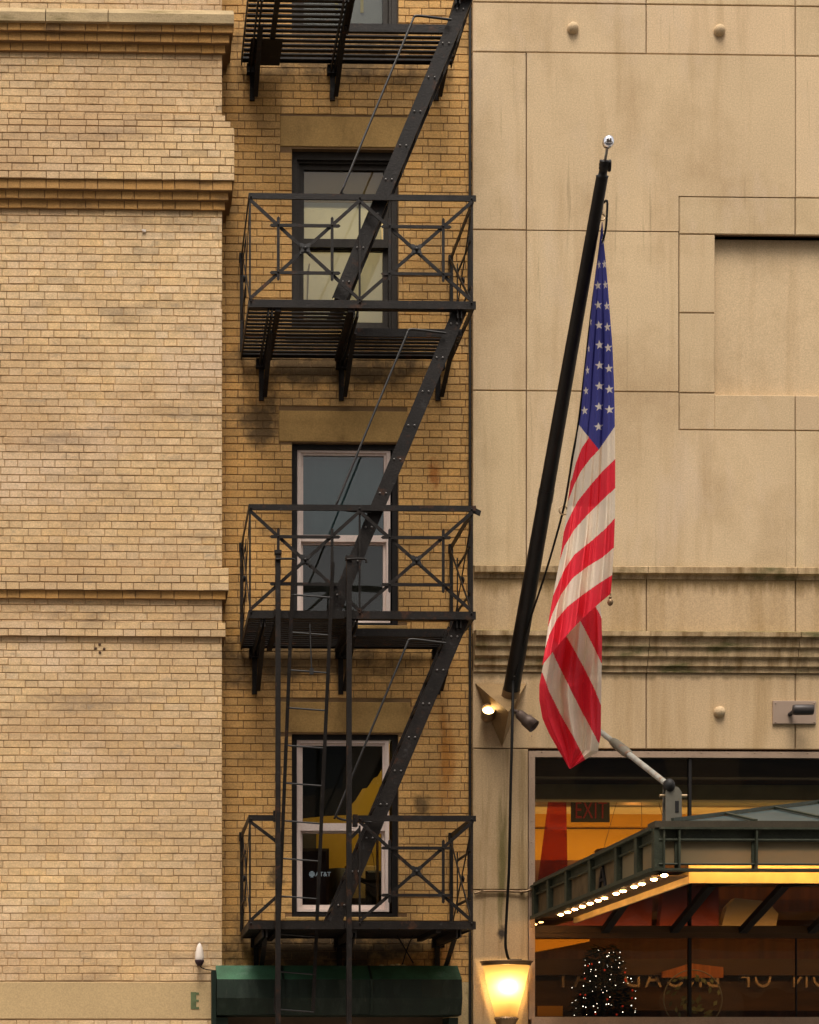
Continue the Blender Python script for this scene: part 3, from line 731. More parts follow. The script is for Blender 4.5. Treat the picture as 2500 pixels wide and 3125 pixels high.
def rosette(parent, c):
    r = MB()
    for k in range(8):
        an = math.pi / 4 + k * math.pi / 4
        ln, wd = (.064, .020) if k % 2 == 0 else (.040, .011)
        for (mul, yo, pr) in ((1.0, -.010, .006), (.72, -.017, .006)):
            dx, dz = math.cos(an), math.sin(an); nx, nz = -dz, dx
            prof = [(0, .3), (.25, .85), (.5, 1.0), (.75, .75), (1.0, .0)]
            top = [(c.x + dx * ln * t * mul + nx * wd * q * mul, c.z + dz * ln * t * mul + nz * wd * q * mul) for t, q in prof]
            bot = [(c.x + dx * ln * t * mul - nx * wd * q * mul, c.z + dz * ln * t * mul - nz * wd * q * mul) for t, q in prof[-2::-1]]
            r.prism(top + bot, c.y + yo, c.y + yo + pr + .004)
    r.ball((c.x, c.y - .02, c.z), .014, 6)
    return r.build('rosette', M_iron2, parent)
def pointed(mb, p, q, w, y0, y1):
    p, q = Vector(p), Vector(q); d = (q - p).normalized(); n = Vector((-d.z, 0, d.x)) * (w / 2)
    t = d * w * .6
    pts = [p, p + t + n, q - t + n, q, q - t - n, p + t - n]
    mb.prism([(a.x, a.z) for a in pts], y0, y1)

RH = 0.895
xmid = P(1098, 750, YF).x
for i in (1, 2, 3):
    z = LZ[i]; zt2 = z + RH
    rl = MB()
    if i < 3:
        rl.box(fxl, fxr + .012, YF - .010, YF + .004, zt2 - .024, zt2 + .024)
        rl.box(fxl, fxr, YF + .004, YF + .04, zt2 + .016, zt2 + .023)
    else:
        ga, gb = P(845, 2480, YF).x, P(1080, 2480, YF).x
        rl.box(fxl, ga, YF - .010, YF + .004, zt2 - .024, zt2 + .024); rl.box(gb, fxr + .012, YF - .010, YF + .004, zt2 - .024, zt2 + .024)
        rl.box(ga - .03, ga + .015, YF - .02, YF + .02, zt2 - .03, zt2 + .06)
        rl.box(gb - .01, gb + .03, YF - .02, YF + .02, zt2 - .07, zt2 + .03)
    for xx in (fxl + .012, fxr - .02):
        rl.box(xx - .008, xx + .008, YF - .004, YF + .010, z + .03, zt2 - .02)
    if i == 3: rl.box(fxl, fxr, YF - .004, YF + .008, z + .024, z + .036)
    if i < 3: rl.box(xmid - .008, xmid + .008, YF - .004, YF + .010, z + .03, zt2 - .02)
    else: rl.box(xmid - .008, xmid + .008, YF - .004, YF + .010, z + .03, zt2 - .06)
    zc0, zc1 = z + .035, zt2 - .03
    hts = (z + .25 , z + .645)
    ros = []
    for h, (xa, xb) in enumerate(((fxl + .012, xmid), (xmid, fxr - .02))):
        if i == 3 and h == 0:
            rl.beam((xa, YF - .004, zc1), (P(843, 2560, YF).x, YF - .004, P(843, 2568, YF).z), .028, .006, (0, 0, 1))
            rl.beam((xa, YF - .004, zc0), (P(843, 2740, YF).x, YF - .004, P(843, 2738, YF).z), .028, .006, (0, 0, 1))
            rl.beam((P(1066, 2580, YF).x, YF - .004, P(1066, 2563, YF).z), (P(1098, 2532, YF).x, YF - .004, P(1098, 2530, YF).z), .028, .006, (0, 0, 1))
            continue
        rl.beam((xa, YF - .004, zc1), (xb, YF - .004, zc0), .028, .006, (0, 0, 1))
        rl.beam((xa, YF - .011, zc0), (xb, YF - .011, zc1), .028, .006, (0, 0, 1))
        xc = (xa + xb) / 2; hw = .225; ov = .072
        for zh in hts: pointed(rl, (xc - hw - ov, 0, zh), (xc + hw + ov, 0, zh), .026, YF - .022, YF - .014)
        for sx in (-1, 1): pointed(rl, (xc + sx * hw, 0, hts[0] - ov), (xc + sx * hw, 0, hts[1] + ov), .024, YF - .030, YF - .022)
        for zh in hts:
            for sx in (-1, 1): rl.ball((xc + sx * hw, YF - .032, zh), .008, 5)
        ros.append(Vector((xc, YF - .016, (zc0 + zc1) / 2)))
    for xx in (fxl + .02, xmid, fxr - .025):
        for zq in (zt2 - .008, z + .015): rl.ball((xx, YF - .012, zq), .009, 5)
    # side railings running back to the wall
    for xx, s in ((fxl + .004, -1), (fxr - .006, 1)):
        rl.box(xx - .004, xx + .004, YF + .01, -0.01, zt2 - .03, zt2 + .024)
        rl.box(xx - .014, xx + .014, -0.06, -0.03, z + .03, zt2)
        rl.box(xx - .02, xx + .02, -0.03, -0.005, zt2 - .05, zt2 + .03)
        rl.beam((xx - s * .006, YF + .02, zc1), (xx - s * .006, YB - .04, zc0), .026, .006, (0, 0, 1))
        rl.beam((xx - s * .012, YF + .02, zc0), (xx - s * .012, YB - .04, zc1), .026, .006, (0, 0, 1))
        ym = (YF + YB) / 2
        for dy in (-.22, .22): rl.box(xx + s * .008 - .004, xx + s * .008 + .004, ym + dy - .012, ym + dy + .012, hts[0] - ov_ if False else hts[0] - .07, hts[1] + .07)
        for zh in hts: rl.box(xx + s * .014 - .004, xx + s * .014 + .004, ym - .29, ym + .29, zh - .012, zh + .012)
        rl.ball((xx + s * .01, ym, (zc0 + zc1) / 2), .03, 6, sx=(.5, 1, 1))
    if i == 2:    # bent end of the top rail
        rl.beam((fxr - .01, YF + .0, zt2 - .01), (fxr + .055, YF + .02, zt2 - .03), .045, .01, (0, 0, 1))
    rail = rl.build('railing', M_iron, fire)
    for c in ros: rosette(rail, c)

# stairs: two flat stringers with treads and a bent round handrail
YS0, YS1 = -0.90, -0.53
for i in (0, 1, 2):
    za, zb = LZ[i] + .02, LZ[i + 1] + .01
    top = P({0: 1428, 1: 1409, 2: 1410}[i], {0: -25, 1: 935, 2: 1890}[i], YS0)
    bot = P({0: 1036, 1: 1019, 2: 1022}[i], {0: 911, 1: 1866, 2: 2812}[i], YS0)
    dr = (bot - top).normalized()
    st = MB()
    for Y in (YS0, YS1):
        p, q = Vector((top.x, Y, top.z)) - dr * .03, Vector((bot.x, Y, bot.z)) + dr * .01
        st.beam(p, q, .118, .010, (0, 0, 1))
        for e in (-1, 1):
            nrm = Vector((-dr.z, 0, dr.x)) * (e * .055)
            st.beam(p + nrm + Vector((0, .014, 0)), q + nrm + Vector((0, .014, 0)), .008, .026, (-dr.z, 0, dr.x))
    nt_ = 9
    tr_objs = []
    for k in range(nt_):
        c = top + (bot - top) * ((k + .55) / nt_)
        for e in (-.026, .026):
            st.ball((c.x + e, YS0 - .006, c.z + .008), .0095, 5, 1)
    stair = st.build('stair', [M_iron, M_rivet], fire)
    for k in range(nt_):
        c = top + (bot - top) * ((k + .55) / nt_)
        tm = MB(); tm.box(c.x - .062, c.x + .050, YS0 + .006, YS1 - .006, c.z - .006, c.z + .004)
        tm.box(c.x - .062, c.x - .056, YS0 + .006, YS1 - .006, c.z - .022, c.z - .006)
        tm.build('tread', M_iron, stair)
    YH = YS0 - .035
    dy = {0: 0, 1: 957, 2: 1903}[i]; ddx = {0: 0, 1: -17, 2: -17}[i]
    pts = [P(1378 + ddx, 60 + dy, YH), P(1330 + ddx, 54 + dy, YH), P(1276 + ddx, 48 + dy, YH), P(1262 + ddx, 54 + dy, YH), P(1254 + ddx, 75 + dy, YH),
           P(1150 + ddx, 325 + dy, YH), P(1048 + ddx, 572 + dy, YH), P(1043 + ddx, 588 + dy, YH + .02), P(1060 + ddx, 598 + dy, YH + .05), P(1100 + ddx, 603 + dy, YH + .05), P(1150 + ddx, 606 + dy, YS0 - .004)]
    h = MB(); h.tube(smooth_path(pts, 4), .0095, 8); h.build('handrail', M_iron2, stair)

# drop ladder in its two guides
YG = -1.03
lad = node('drop_ladder', fire)
gz0 = 1.75
for px, pt in ((849, 1683), (1066, 1700)):
    gq = MB(); x = (P(px, 1900, YG).x + P(px, 2900, YG).x) / 2; z1 = P(px, pt, YG).z
    gq.box(x - .021, x + .021, YG - .005, YG + .005, gz0, z1); gq.box(x - .021, x - .013, YG + .005, YG + .034, gz0, z1)
    gq.box(x - .028, x + .028, YG - .012, YG + .04, z1 - .02, z1 + .01)
    hk = P(px, 1712, YG).z
    gq.tube(smooth_path([(x - .02, YG - .012, hk + .01), (x + .06, YG - .02, hk + .012), (x + .13, YG - .02, hk + .008), (x + .138, YG - .02, hk - .02)], 4), .009, 6)
    for zq in (LZ[2], LZ[3]): gq.box(x - .03, x + .03, YG + .034, YF, zq - .03, zq + .03)
    gq.build('guide_rail', M_iron, lad)
lt = lambda py: (-1.06 + .40 * (py - 1700) / 1300)
def rail_pt(side, py):
    x = (892 - (py - 1812) * .0405) if side == 0 else (1012 - (py - 1812) * .0445)
    return P(x, py, lt(py))
for s in (0, 1):
    rm = MB(); rm.beam(rail_pt(s, 1715), rail_pt(s, 3090), .030, .010, (1, 0, 0)); rm.build('ladder_rail', M_iron, lad)
for k in range(12):
    yl = 1815 + k * 115
    if yl > 3080: break
    p, q = rail_pt(0, yl), rail_pt(1, yl + 9)
    rm = MB(); rm.tube([p - (q - p) * .03, q + (q - p) * .02], .0075, 6); rm.build('rung', M_iron2, lad)
cm = MB(); cm.tube([P(946, 1905, YF - .05), P(951, 2040, YF - .06)], .006, 6); cm.box(*(lambda q: (q.x - .016, q.x + .016, q.y - .01, q.y + .01, q.z - .05, q.z))(P(951, 2040, YF - .06))); cm.build('counterweight_chain', M_iron2, lad)

# ------------------------------------------------------------------ green roller-shutter box and frame (left bottom)
awn = thing('shutter_box', (PX(1035, -.4), -0.4, 2.0), 'dark green roller shutter box with sky-lit tone painted on its top edge below the fire escape', 'shutter box')
a0, a1 = P(662, 3000, -.50).x, P(1410, 3000, -.50).x
zA = lambda py, Y: P(1000, py, Y).z
pf = [(-0.32, zA(2947, -.32)), (-0.50, zA(2989, -.50)), (-0.525, zA(3046, -.525)), (-0.48, zA(3098, -.48)), (-0.30, zA(3104, -.30)), (-0.03, zA(3104, -.03)), (-0.03, zA(2947, -.32))]
s = MB(); n = len(pf)
s.mesh([(a0, y, z) for y, z in pf] + [(a1, y, z) for y, z in pf], [tuple(range(n)), tuple(range(2 * n - 1, n - 1, -1))], 1)
nx = 24
for i in range(n):
    j = (i + 1) % n
    for k in range(nx):
        xa, xb = a0 + (a1 - a0) * k / nx, a0 + (a1 - a0) * (k + 1) / nx
        dn = lambda x: .006 * math.sin(x * 7.3) + .004 * math.sin(x * 17)
        f0 = 1 if i in (0, 1, 2) else 0
        s.mesh([(xa, pf[i][0] + f0 * dn(xa) * (i > 0), pf[i][1]), (xa, pf[j][0] + dn(xa) * (i < 3), pf[j][1]), (xb, pf[j][0] + dn(xb) * (i < 3), pf[j][1]), (xb, pf[i][0] + f0 * dn(xb) * (i > 0), pf[i][1])], [(0, 1, 2, 3)], 0 if i in (0, 6) else 1)
for fx in (.27, .63):
    xs0 = a0 + (a1 - a0) * fx
    for (p0, p1) in zip(pf[:3], pf[1:4]): s.beam((xs0, p0[0] - .006, p0[1]), (xs0, p1[0] - .006, p1[1]), .02, .006, (1, 0, 0), 1)
s.build('box_cover', [M_awn_skylit, M_awn], awn)
s = MB(); s.box(P(646, 3000, -.42).x, a0 - .004, -0.46, -0.305, 0.0, P(650, 2962, -.42).z); s.box(a0 - .004, a0 + .10, -0.44, -0.31, 0.0, zA(3106, -.4)); s.build('side_frame', M_awn, awn)
s = MB(); s.box(a1 - .10, a1 - .02, -0.44, -0.05, 0.0, zA(3106, -.4)); s.build('side_frame', M_awn, awn)
s = MB(); s.box(a0 + .10, a1 - .10, -0.16, -0.1, 0, zA(3104, -.03) - .006); s.build('shutter_curtain', M_soffit, awn)
s = MB()
for px, py in ((1198, 2946), (1215, 2944), (1232, 2947), (1165, 2947)): s.ball(P(px, py, -.3), .016, 5, sx=(1.5, 1, .6))
o = s.build('rubble', M_plaster); tag(o, 'crumbs of fallen plaster lying on top of green shutter box', 'rubble')
for pts, lab in (([(1193, 2812), (1210, 2850), (1262, 2940)], 'loose black wire slanting down to the right beneath lowest fire escape landing'),
                 ([(1272, 2830), (1245, 2890), (1228, 2945)], 'loose black wire slanting down to the left beneath lowest fire escape landing'),
                 ([(1395, 2840), (1392, 2870), (1368, 2930)], 'bent black wire under the right end of lowest fire escape landing')):
    s = MB(); s.tube(smooth_path([P(x, y, -.25) for x, y in pts], 4), .006, 6)
    tag(s.build('loose_wire', M_cable), lab, 'wire', 'loose wires under the fire escape')

# painted letter on the stone band and the white beacon
me = text_mesh('E', 0.215, 0.0012); q = P(578, 3080, YL - .012)
t = MB(); t.add_mesh(me, Matrix.Translation((q.x, YL - .0105, q.z)) @ UP @ Matrix.Scale(.85, 4, (1, 0, 0))); t.box(q.x + .012, q.x + .06, YL - .0115, YL - .0095, q.z + .005, q.z + .15)
t.build('painted_letter', M_greenmark, brick_house)
q = P(609, 2930, YL - .09)
bc = thing('beacon_light', (q.x, YL - .09, q.z), 'white bullet-shaped beacon lamp on dark base mounted on pale brick wall', 'beacon')
s = MB(); s.lathe(q, (0, 0, 1), [(0, .036), (.01, .039), (.03, .038), (.07, .034), (.11, .026), (.135, .015), (.148, .004), (.15, 0)], 18); s.build('lens', M_wplastic, bc)
s = MB(); s.lathe(q - Vector((0, 0, .05)), (0, 0, 1), [(0, 0), (0, .018), (.015, .03), (.035, .040), (.05, .040), (.05, 0)], 16); s.box(q.x - .02, q.x + .02, q.y + .02, YL - .002, q.z - .045, q.z - .01); s.build('base', M_carton, bc)
s = MB(); s.tube(smooth_path([P(609, 2944, YL - .07), P(614, 2952, YL - .05), P(630, 2959, YL - .02), P(648, 2961, YL - .02)], 5), .005, 6); s.build('wire', M_cable, bc)
s = MB(); q = P(140, 704, YL); q = P(440, 704, YL - .02); s.box(q.x - .015, q.x + .015, YL - .02, YL, q.z - .008, q.z + .012); s.box(q.x - .02, q.x - .006, YL - .03, YL - .02, q.z - .002, q.z + .01)
o = s.build('wall_hook', M_wplastic); tag(o, 'tiny pale metal wall hook on pale brick wall below the upper corbels', 'hook')
s = MB()
for px, py in ((304, 1966), (292, 1978), (318, 1980), (305, 1991)):
    q = P(px, py, YL - .01); s.lathe((q.x, YL - .012, q.z), (0, 1, 0), [(0, 0), (0, .012), (.012, .012)], 10)
s.build('anchor_bolts', M_joint, brick_house)

# ------------------------------------------------------------------ cast stone building (right)
YR = -0.10
sx0 = (PX(1441, YR, 300) + PX(1446, YR, 2900)) / 2
SXR = 9.0
stone = thing('stone_building', (sx0, 0, 0), 'tan cast stone building with jointed panels, mossy cornice and glazed lobby', 'building')
zR = lambda py, px=1443: P(px, py, YR).z
xR = lambda px: PX(px, YR)
core = MB()
wL, wT, wB = PX(1612, YR), P(1900, 2290, YR).z, P(1900, 3112, YR).z
qx, qz1, qz0 = PX(2182, YR), P(1443, 707, YR).z, P(1443, 1197, YR).z
core.box(sx0 + .012, qx - .002, YR + .018, 0.35, wT - .004, zt + .3); core.box(qx - .002, SXR, YR + .018, 0.35, qz1, zt + .3); core.box(qx - .002, SXR, YR + .018, 0.35, wT - .004, qz0 - .01); core.box(qx - .002, SXR, YR + .12, 0.35, qz0 - .01, qz1); core.box(sx0 + .012, wL, YR + .018, 0.35, -.1, wT - .004); core.box(wL, SXR, YR + .018, 0.35, -.1, wB)
core.build('core_wall', M_joint, stone)
pn = MB()
J = .0045
def panel(x0, x1, z0, z1, y=YR, m=0, bev=.005):
    v = rng.gauss(1, .035); pn.bevbox(x0 + J, x1 - J, y, YR + .04, z0 + J, z1 - J, bev, m, tint=(v, v * rng.gauss(1, .008), v * rng.gauss(1, .015)))
zJ1, zJ2, zJ3, zJ4, zLg = zR(5), zR(157), zR(700), zR(1191), zR(1728)
v0, v1, v2, v3, v4 = sx0 - J + .002, xR(1607), xR(1973), xR(2073), xR(2428)
panel(v0, v2, zJ1, zt + .3); panel(v2, v4, zJ1, zt + .3); panel(v4, SXR, zJ1, zt + .3)
panel(v0, v2, zJ2, zJ1); panel(v2, v4, zJ2, zJ1); panel(v4, SXR, zJ2, zJ1)
rz_t, rz_b = zR(592), zR(1306)
panel(v0, v1, zJ3, zJ2); panel(v4, SXR, rz_t, zJ2)
pn.prism([(v1 + J, zJ2 - J), (v4 - J, zJ2 - J), (v4 - J, rz_t + J), (v3 - J, rz_t + J), (v3 - J, zJ3 + J), (v1 + J, zJ3 + J)], YR, YR + .04)
panel(v0, v1, zJ4, zJ3); panel(v1, v3, zJ4, zJ3)
panel(v0, v1, zLg, zJ4); panel(v4, SXR, zLg, rz_b)
pn.prism([(v1 + J, zLg + J), (v4 - J, zLg + J), (v4 - J, rz_b - J), (v3 - J, rz_b - J), (v3 - J, zJ4 - J), (v1 + J, zJ4 - J)], YR, YR + .04)
# surround of the blind recess
nx_ = xR(2182); nz1, nz0 = zR(707), zR(1197)
panel(v3, v4, nz1, rz_t); panel(v4, SXR, nz1, rz_t)
panel(v3, nx_ + J, zR(948), nz1); panel(v3, nx_ + J, nz0 + .012, zR(948))
panel(v3, nx_ + J, rz_b, nz0 + .012); panel(nx_ - J, v4, rz_b, nz0); panel(v4, SXR, rz_b, nz0)
pn.build('wall_panels', M_stone, stone)
w = MB()
# recess lining: back, soffit, sides
yb = YR + .085
w.box(nx_ - .02, SXR, yb, yb + .03, nz0 - .06, nz1 + .06); w.box(nx_ - .03, nx_, YR + .03, yb, nz0, nz1); w.box(nx_, SXR, YR + .03, yb, nz1, nz1 + .02); w.box(nx_, SXR, YR + .03, yb, nz0 - .02, nz0); w.build('recess_panel', M_stone2, stone)
# cut the dark core behind the recess: the back sits in front of it
# frieze below the cornice and pier beside the lobby window
pn = MB()
zA1, zA0 = zR(1752), zR(1930)
xf = [v0, v2, v4, SXR]
zf1, zf0 = zR(2050), wT + .012
for a, b in zip(xf, xf[1:]): panel(a, b, zA0 - .01, zA1 + .02, YR - .004)
for a, b in zip(xf, xf[1:]): panel(a, b, zf0, zf1 + .02)
pn.build('frieze_panels', M_frieze, stone)
pn = MB()
zp = zR(2716); panel(v0, wL + J, zp, wT + .012); panel(v0, wL + J, -0.05, zp)
pn.build('pier', M_pier, stone)
# cornice: two mossy ledges with stepped mouldings
c = MB()
def ledge(prof, ms):
    n = len(prof)
    for a, b in ((sx0 + .006, v2 - .003), (v2 + .003, v4 - .003), (v4 + .003, SXR)):
        c.prismx(prof, a, b, 0, ms)
z1 = zR(1728); z2 = zR(1750); z3 = zR(1765)
ledge([(YR + .03, z1 + .012), (YR - .045, z1 - .006), (YR - .05, z1 - .012), (YR - .05, z2), (YR - .016, z2 - .012), (YR - .012, z3), (YR + .03, z3)], [1, 0, 0, 0, 0, 0, 0])
z1 = zR(1934); z2 = zR(1955); z3 = zR(1974); z4 = zR(2002); z5 = zR(2036); z6 = zR(2050)
ledge([(YR + .03, z1 + .035), (YR - .105, z1 + .004), (YR - .12, z1 - .004), (YR - .12, z1 - .045), (YR - .085, z1 - .055), (YR - .085, z3 - .012), (YR - .062, z3 - .028), (YR - .062, z4 - .01),
       (YR - .035, z4 - .03), (YR - .035, z5 + .012), (YR - .012, z5), (YR - .012, z6), (YR + .03, z6)], [1, 1] + [0] * 11)
c.build('cornice', [M_ledge, M_moss], stone)
for px, py in ((1750, 83), (2198, 90), (2198, 2172)):
    q = P(px, py, YR - .02); d = MB()
    d.lathe((q.x, YR - .05, q.z), (0, 1, 0), [(0, 0), (.003, .02), (.012, .037), (.024, .047), (.04, .052), (.055, .053)], 22); d.build('stone_boss', M_stone2, stone)
d = MB(); d.box(PX(1432, -.04), PX(1438, -.04), -0.045, -0.02, 0, zt); d.build('joint_seal', M_black, stone)

# lobby window
gt, gb_, gl = P(1900, 2312, YR).z, P(1900, 3104, YR).z, PX(1632, YR)
f = MB()
f.box(wL + .004, gl, YR - .012, YR + .05, gb_ - .02, wT - .012); f.box(gl, SXR, YR - .012, YR + .05, gt, gt + .055); f.box(gl - .03, SXR, YR - .02, YR + .08, wB - .05, gb_)
f.box(wL + .02, SXR, YR + .018, YR + .06, gt + .055, wT + .01)
for k in range(14): f.ball((wL + .03, YR - .013, 2.4 + k * .19), .006, 5)
for k in range(16): f.ball((wL + .12 + k * .24, YR - .013, gt + .045), .006, 5)
lw = f.build('lobby_window', M_alum, stone)
f = MB(); t0, t1 = P(1900, 2862, YR).z, P(1900, 2826, YR).z
f.box(gl, SXR, YR - .02, YR + .05, (t0 + t1) / 2 - .01, t1); f.box(gl, SXR, YR - .005, YR + .05, t0, (t0 + t1) / 2 - .01); f.build('transom', M_darkwood, lw)
f = MB(); xm = PX(2107, YR); f.box(xm - .012, xm + .012, YR + .0, YR + .04, gb_, gt); xm = PX(2433, YR); f.box(xm - .006, xm + .006, YR + .01, YR + .03, gb_, t0); f.build('mullion', M_brown, lw)
f = MB(); f.box(gl, SXR, YR + .022, YR + .028, t1, gt); f.box(gl, SXR, YR + .022, YR + .028, gb_, t0); f.build('pane', G_lobby, lw)

# lobby interior shell
lb = MB(); LY = 1.95; lz1 = 4.34
lx0, lx1 = gl - .25, SXR
lb.box(lx0, lx1, 0.36, LY + .1, lz1, lz1 + .1, 1); lb.box(lx0, lx1, 0.36, 0.5, lz1 - .14, lz1, 1); lb.box(lx0, lx1, YR + .10, 0.36, lz1, wT + .05, 3); lb.box(lx0, lx1, 1.1, 1.2, lz1 - .06, lz1, 1)
zo1, zo0 = lz1, P(1700, 2625, LY).z
lb.box(lx0, lx1, LY, LY + .1, zo0, zo1, 0); lb.box(lx0, lx1, LY - .012, LY, P(1700, 2530, LY).z, P(1700, 2527, LY).z, 3)
lb.box(lx0, lx1, LY, LY + .1, -.1, zo0, 2); lb.box(lx0 - .1, lx0, 0.3, LY + .1, -.1, lz1 + .1, 2); lb.box(lx0, lx1, 0.3, LY + .1, -.1, -.02, 3)
lb.box(lx0, lx1, 1.35, LY, P(1700, 2820, 1.6).z + .02, P(1700, 2820, 1.6).z + .1, 3)
lb.build('lobby_interior', [M_orange, M_olive, M_walnut, M_darkwood], stone)
# lit soffit wedge and panels low in the glass; orange glow painted as amber wedge
pl = MB(); za = P(1700, 2868, .6).z
pl.prism([(lx0, za), (PX(1795, .6), za), (PX(1795, .6), za - .02), (lx0, P(1640, 2935, .6).z)], .55, .75)
pl.build('lit_soffit', M_orange, stone)
pl = MB(); q0 = P(2020, 2940, 1.5); q1 = P(2210, 2985, 1.5); pl.prism([(P(x, y, 1.05).x, P(x, y, 1.05).z) for x, y in ((2022, 2984), (2022, 2966), (2108, 2940), (2208, 2952), (2208, 2984))], 1.05, 1.09); pl.build('amber_glow_panel', M_glowtone, stone); pl = MB(); q0 = P(1640, 3070, 1.2); q1 = P(1718, 3102, 1.2); pl.box(q0.x, q1.x, 1.2, 1.3, q1.z, q0.z); pl.build('amber_glow_panel', M_orange, stone)
pl = MB()
bz1, bz0 = P(1900, 2980, 1.3).z, P(1900, 3035, 1.3).z
pl.box(lx0, lx1, 1.30, 1.4, bz0 - .12, P(1900, 2968, 1.3).z); pl.box(lx0, lx1, 1.27, 1.30, bz0 - .16, bz0 - .02); pl.box(lx0, lx1, 1.12, 1.16, bz1, bz1 + .16)
pl.build('sign_beam', M_darkwood, stone)
def area(name, loc, rot, sx, sy, e, col):
    l = bpy.data.lights.new(name, 'AREA'); o = bpy.data.objects.new(name, l); COL.objects.link(o)
    l.shape = 'RECTANGLE'; l.size = sx; l.size_y = sy; l.energy = e; l.color = col; o.location = loc; o.rotation_euler = rot
    return o
area('lobby_cove_light', (6.0, LY - .35, zo0 - .02), (R(140), 0, 0), 5.5, .08, 11, (1.0, .62, .22))
area('lobby_low_light', (5.4, 0.12, t0 + .0), (R(58), 0, 0), 5.0, .06, 11, (1.0, .48, .14))

area('added_ceiling_fill', (5.8, 0.75, zo0 + .12), (R(180), 0, 0), 5.0, .1, 3.0, (1.0, .78, .42))  # unseen lamp added to brighten the lobby ceiling
# ------------------------------------------------------------------ lobby contents
def simple(name, mb, M, label, cat, group=None):
    return tag(mb.build(name, M), label, cat, group)
sg = thing('reflected_sign_letters', P(2100, 3013, 1.26), 'row of mirrored capital letters standing for a sign reflected in the lobby glass', 'sign')  # solid letters stand in for a reflected sign
for word, pa, pb2 in (('BROADWAY', 1688, 2190), ('OF', 2252, 2346), ('ON', 2410, 2522)):
    me = text_mesh(word, 0.285, 0.02, 1.22); q = P(pa, 3015, 1.26); wid = max(v.co.x for v in me.vertices); tw = (P(pb2, 3015, 1.26).x - q.x) / wid
    m = MB(); m.add_mesh(me, Matrix.Translation((q.x + wid * tw, 1.19, P(1900, 3013, 1.19).z)) @ Matrix.Scale(-tw, 4, (1, 0, 0)) @ UP)
    m.build('word', M_reflletter, sg)
q = P(1803, 2470, .9)
ex = thing('exit_sign', (q.x, .9, P(1803, 2505, .9).z), 'dark EXIT sign hanging from black box inside the lobby', 'exit sign')
m = MB(); a_ = P(1738, 2430, .9); b_ = P(1873, 2393, .9); m.bevbox(a_.x, b_.x, .86, .98, a_.z, b_.z, .01); m.box(q.x - .02, q.x + .02, .9, .94, b_.z, lz1); m.build('housing', M_black, ex)
m = MB(); a_ = P(1745, 2508, .9); b_ = P(1862, 2434, .9); m.box(a_.x, b_.x, .91, .93, a_.z, P(1800, 2430, .9).z); m.build('plate', M_exit, ex)
m = MB(); me = text_mesh('EXIT', 0.235, 0.004, 1.1); wd = max(v.co.x for v in me.vertices)
k = (b_.x - a_.x - .06) / wd
m.add_mesh(me, Matrix.Translation((a_.x + .03, .904, P(1800, 2497, .9).z)) @ Matrix.Scale(k, 4, (1, 0, 0)) @ UP); m.build('letters', M_exitred, ex)
m = MB(); pts = [(1690, 2375), (1722, 2377), (1728, 2700), (1648, 2700)]; qs = [P(x, y, .8) for x, y in pts]
fr = [(p.x, .74, p.z) for p in qs]; bk = [(p.x, .9, p.z) for p in qs]
m.mesh(fr + bk, [(0, 1, 2, 3), (7, 6, 5, 4), (0, 4, 5, 1), (1, 5, 6, 2), (2, 6, 7, 3), (3, 7, 4, 0)])
m.box(qs[0].x + .02, qs[1].x - .02, .78, .86, qs[0].z, lz1)
simple('red_reflection', m, M_reflfilm, 'tapered red film standing for a reflection at left in the lobby glass', 'drape')
for (px, py, lab) in ((1942, 2402, 'slim lit ceiling ring lamp inside the lobby left of tie rod bracket'),):
    q = P(px, py, 1.0); m = MB()
    m.lathe((q.x, 1.0, lz1 - .03), (0, 0, 1), [(0, .07), (-.006, .08), (0, .09), (.03, .09)], 20)
    simple('ceiling_lamp', m, mat('lit_lamp_ring', (1, .7, .4), .5, emit=(1, .5, .2), estr=1.6), lab, 'lamp')
pd = thing('pendant_lamp', (PX(1855, 1.1), 1.1, P(1855, 2615, 1.1).z), 'hanging ring pendant on thin wires in front of orange lobby wall', 'pendant lamp')
m = MB(); c0 = P(1862, 2605, 1.1); m.lathe(c0, (0, 0, 1), [(0, .14), (.02, .15), (.04, .14), (.02, .13), (0, .14)], 24); m.build('ring', M_bronze2, pd)
m = MB()
for x0, y0, x1, y1 in ((1843, 2590, 1885, 2470), (1960, 2548, 1958, 2470), (2025, 2500, 2008, 2470)): m.tube([P(x0, y0, 1.1), Vector((P(x1, y1, 1.1).x, 1.1, lz1))], .003, 5)
m.build('wire', M_bronze2, pd)
# christmas tree
q = P(1840, 3100, .75); tz0, tz1 = 1.2, P(1840, 2885, .75).z
tree = thing('christmas_tree', (q.x, .75, 0.0), 'dark christmas tree with tiny white lamps and red baubles behind lobby glass', 'christmas tree')
m = MB(); m.tube([(q.x, .75, 0), (q.x, .75, tz1 - .1)], [.05, .015], 8); m.build('trunk', M_wood, tree)
m = MB(); lt_ = MB(); bb = MB()
for k in range(6500):
    t = rng.random() ** .75; z = tz1 - t * (tz1 - 1.2); r = .10 + .20 * min(1, t * 2.2) + .03 * math.sin(t * 23); an = rng.uniform(0, 6.283); rr = r * math.sqrt(rng.uniform(.15, 1))
    p = Vector((q.x + rr * math.cos(an), .75 + rr * math.sin(an) * .9, z)); dr_ = Vector((math.cos(an + rng.uniform(-.6, .6)), math.sin(an), rng.uniform(-.5, .3))).normalized() * rng.uniform(.04, .08); sd_ = Vector((-dr_.y, dr_.x, rng.uniform(-.03, .03))) * .30
    m.mesh([p - sd_, p + dr_, p + sd_], [(0, 1, 2)])
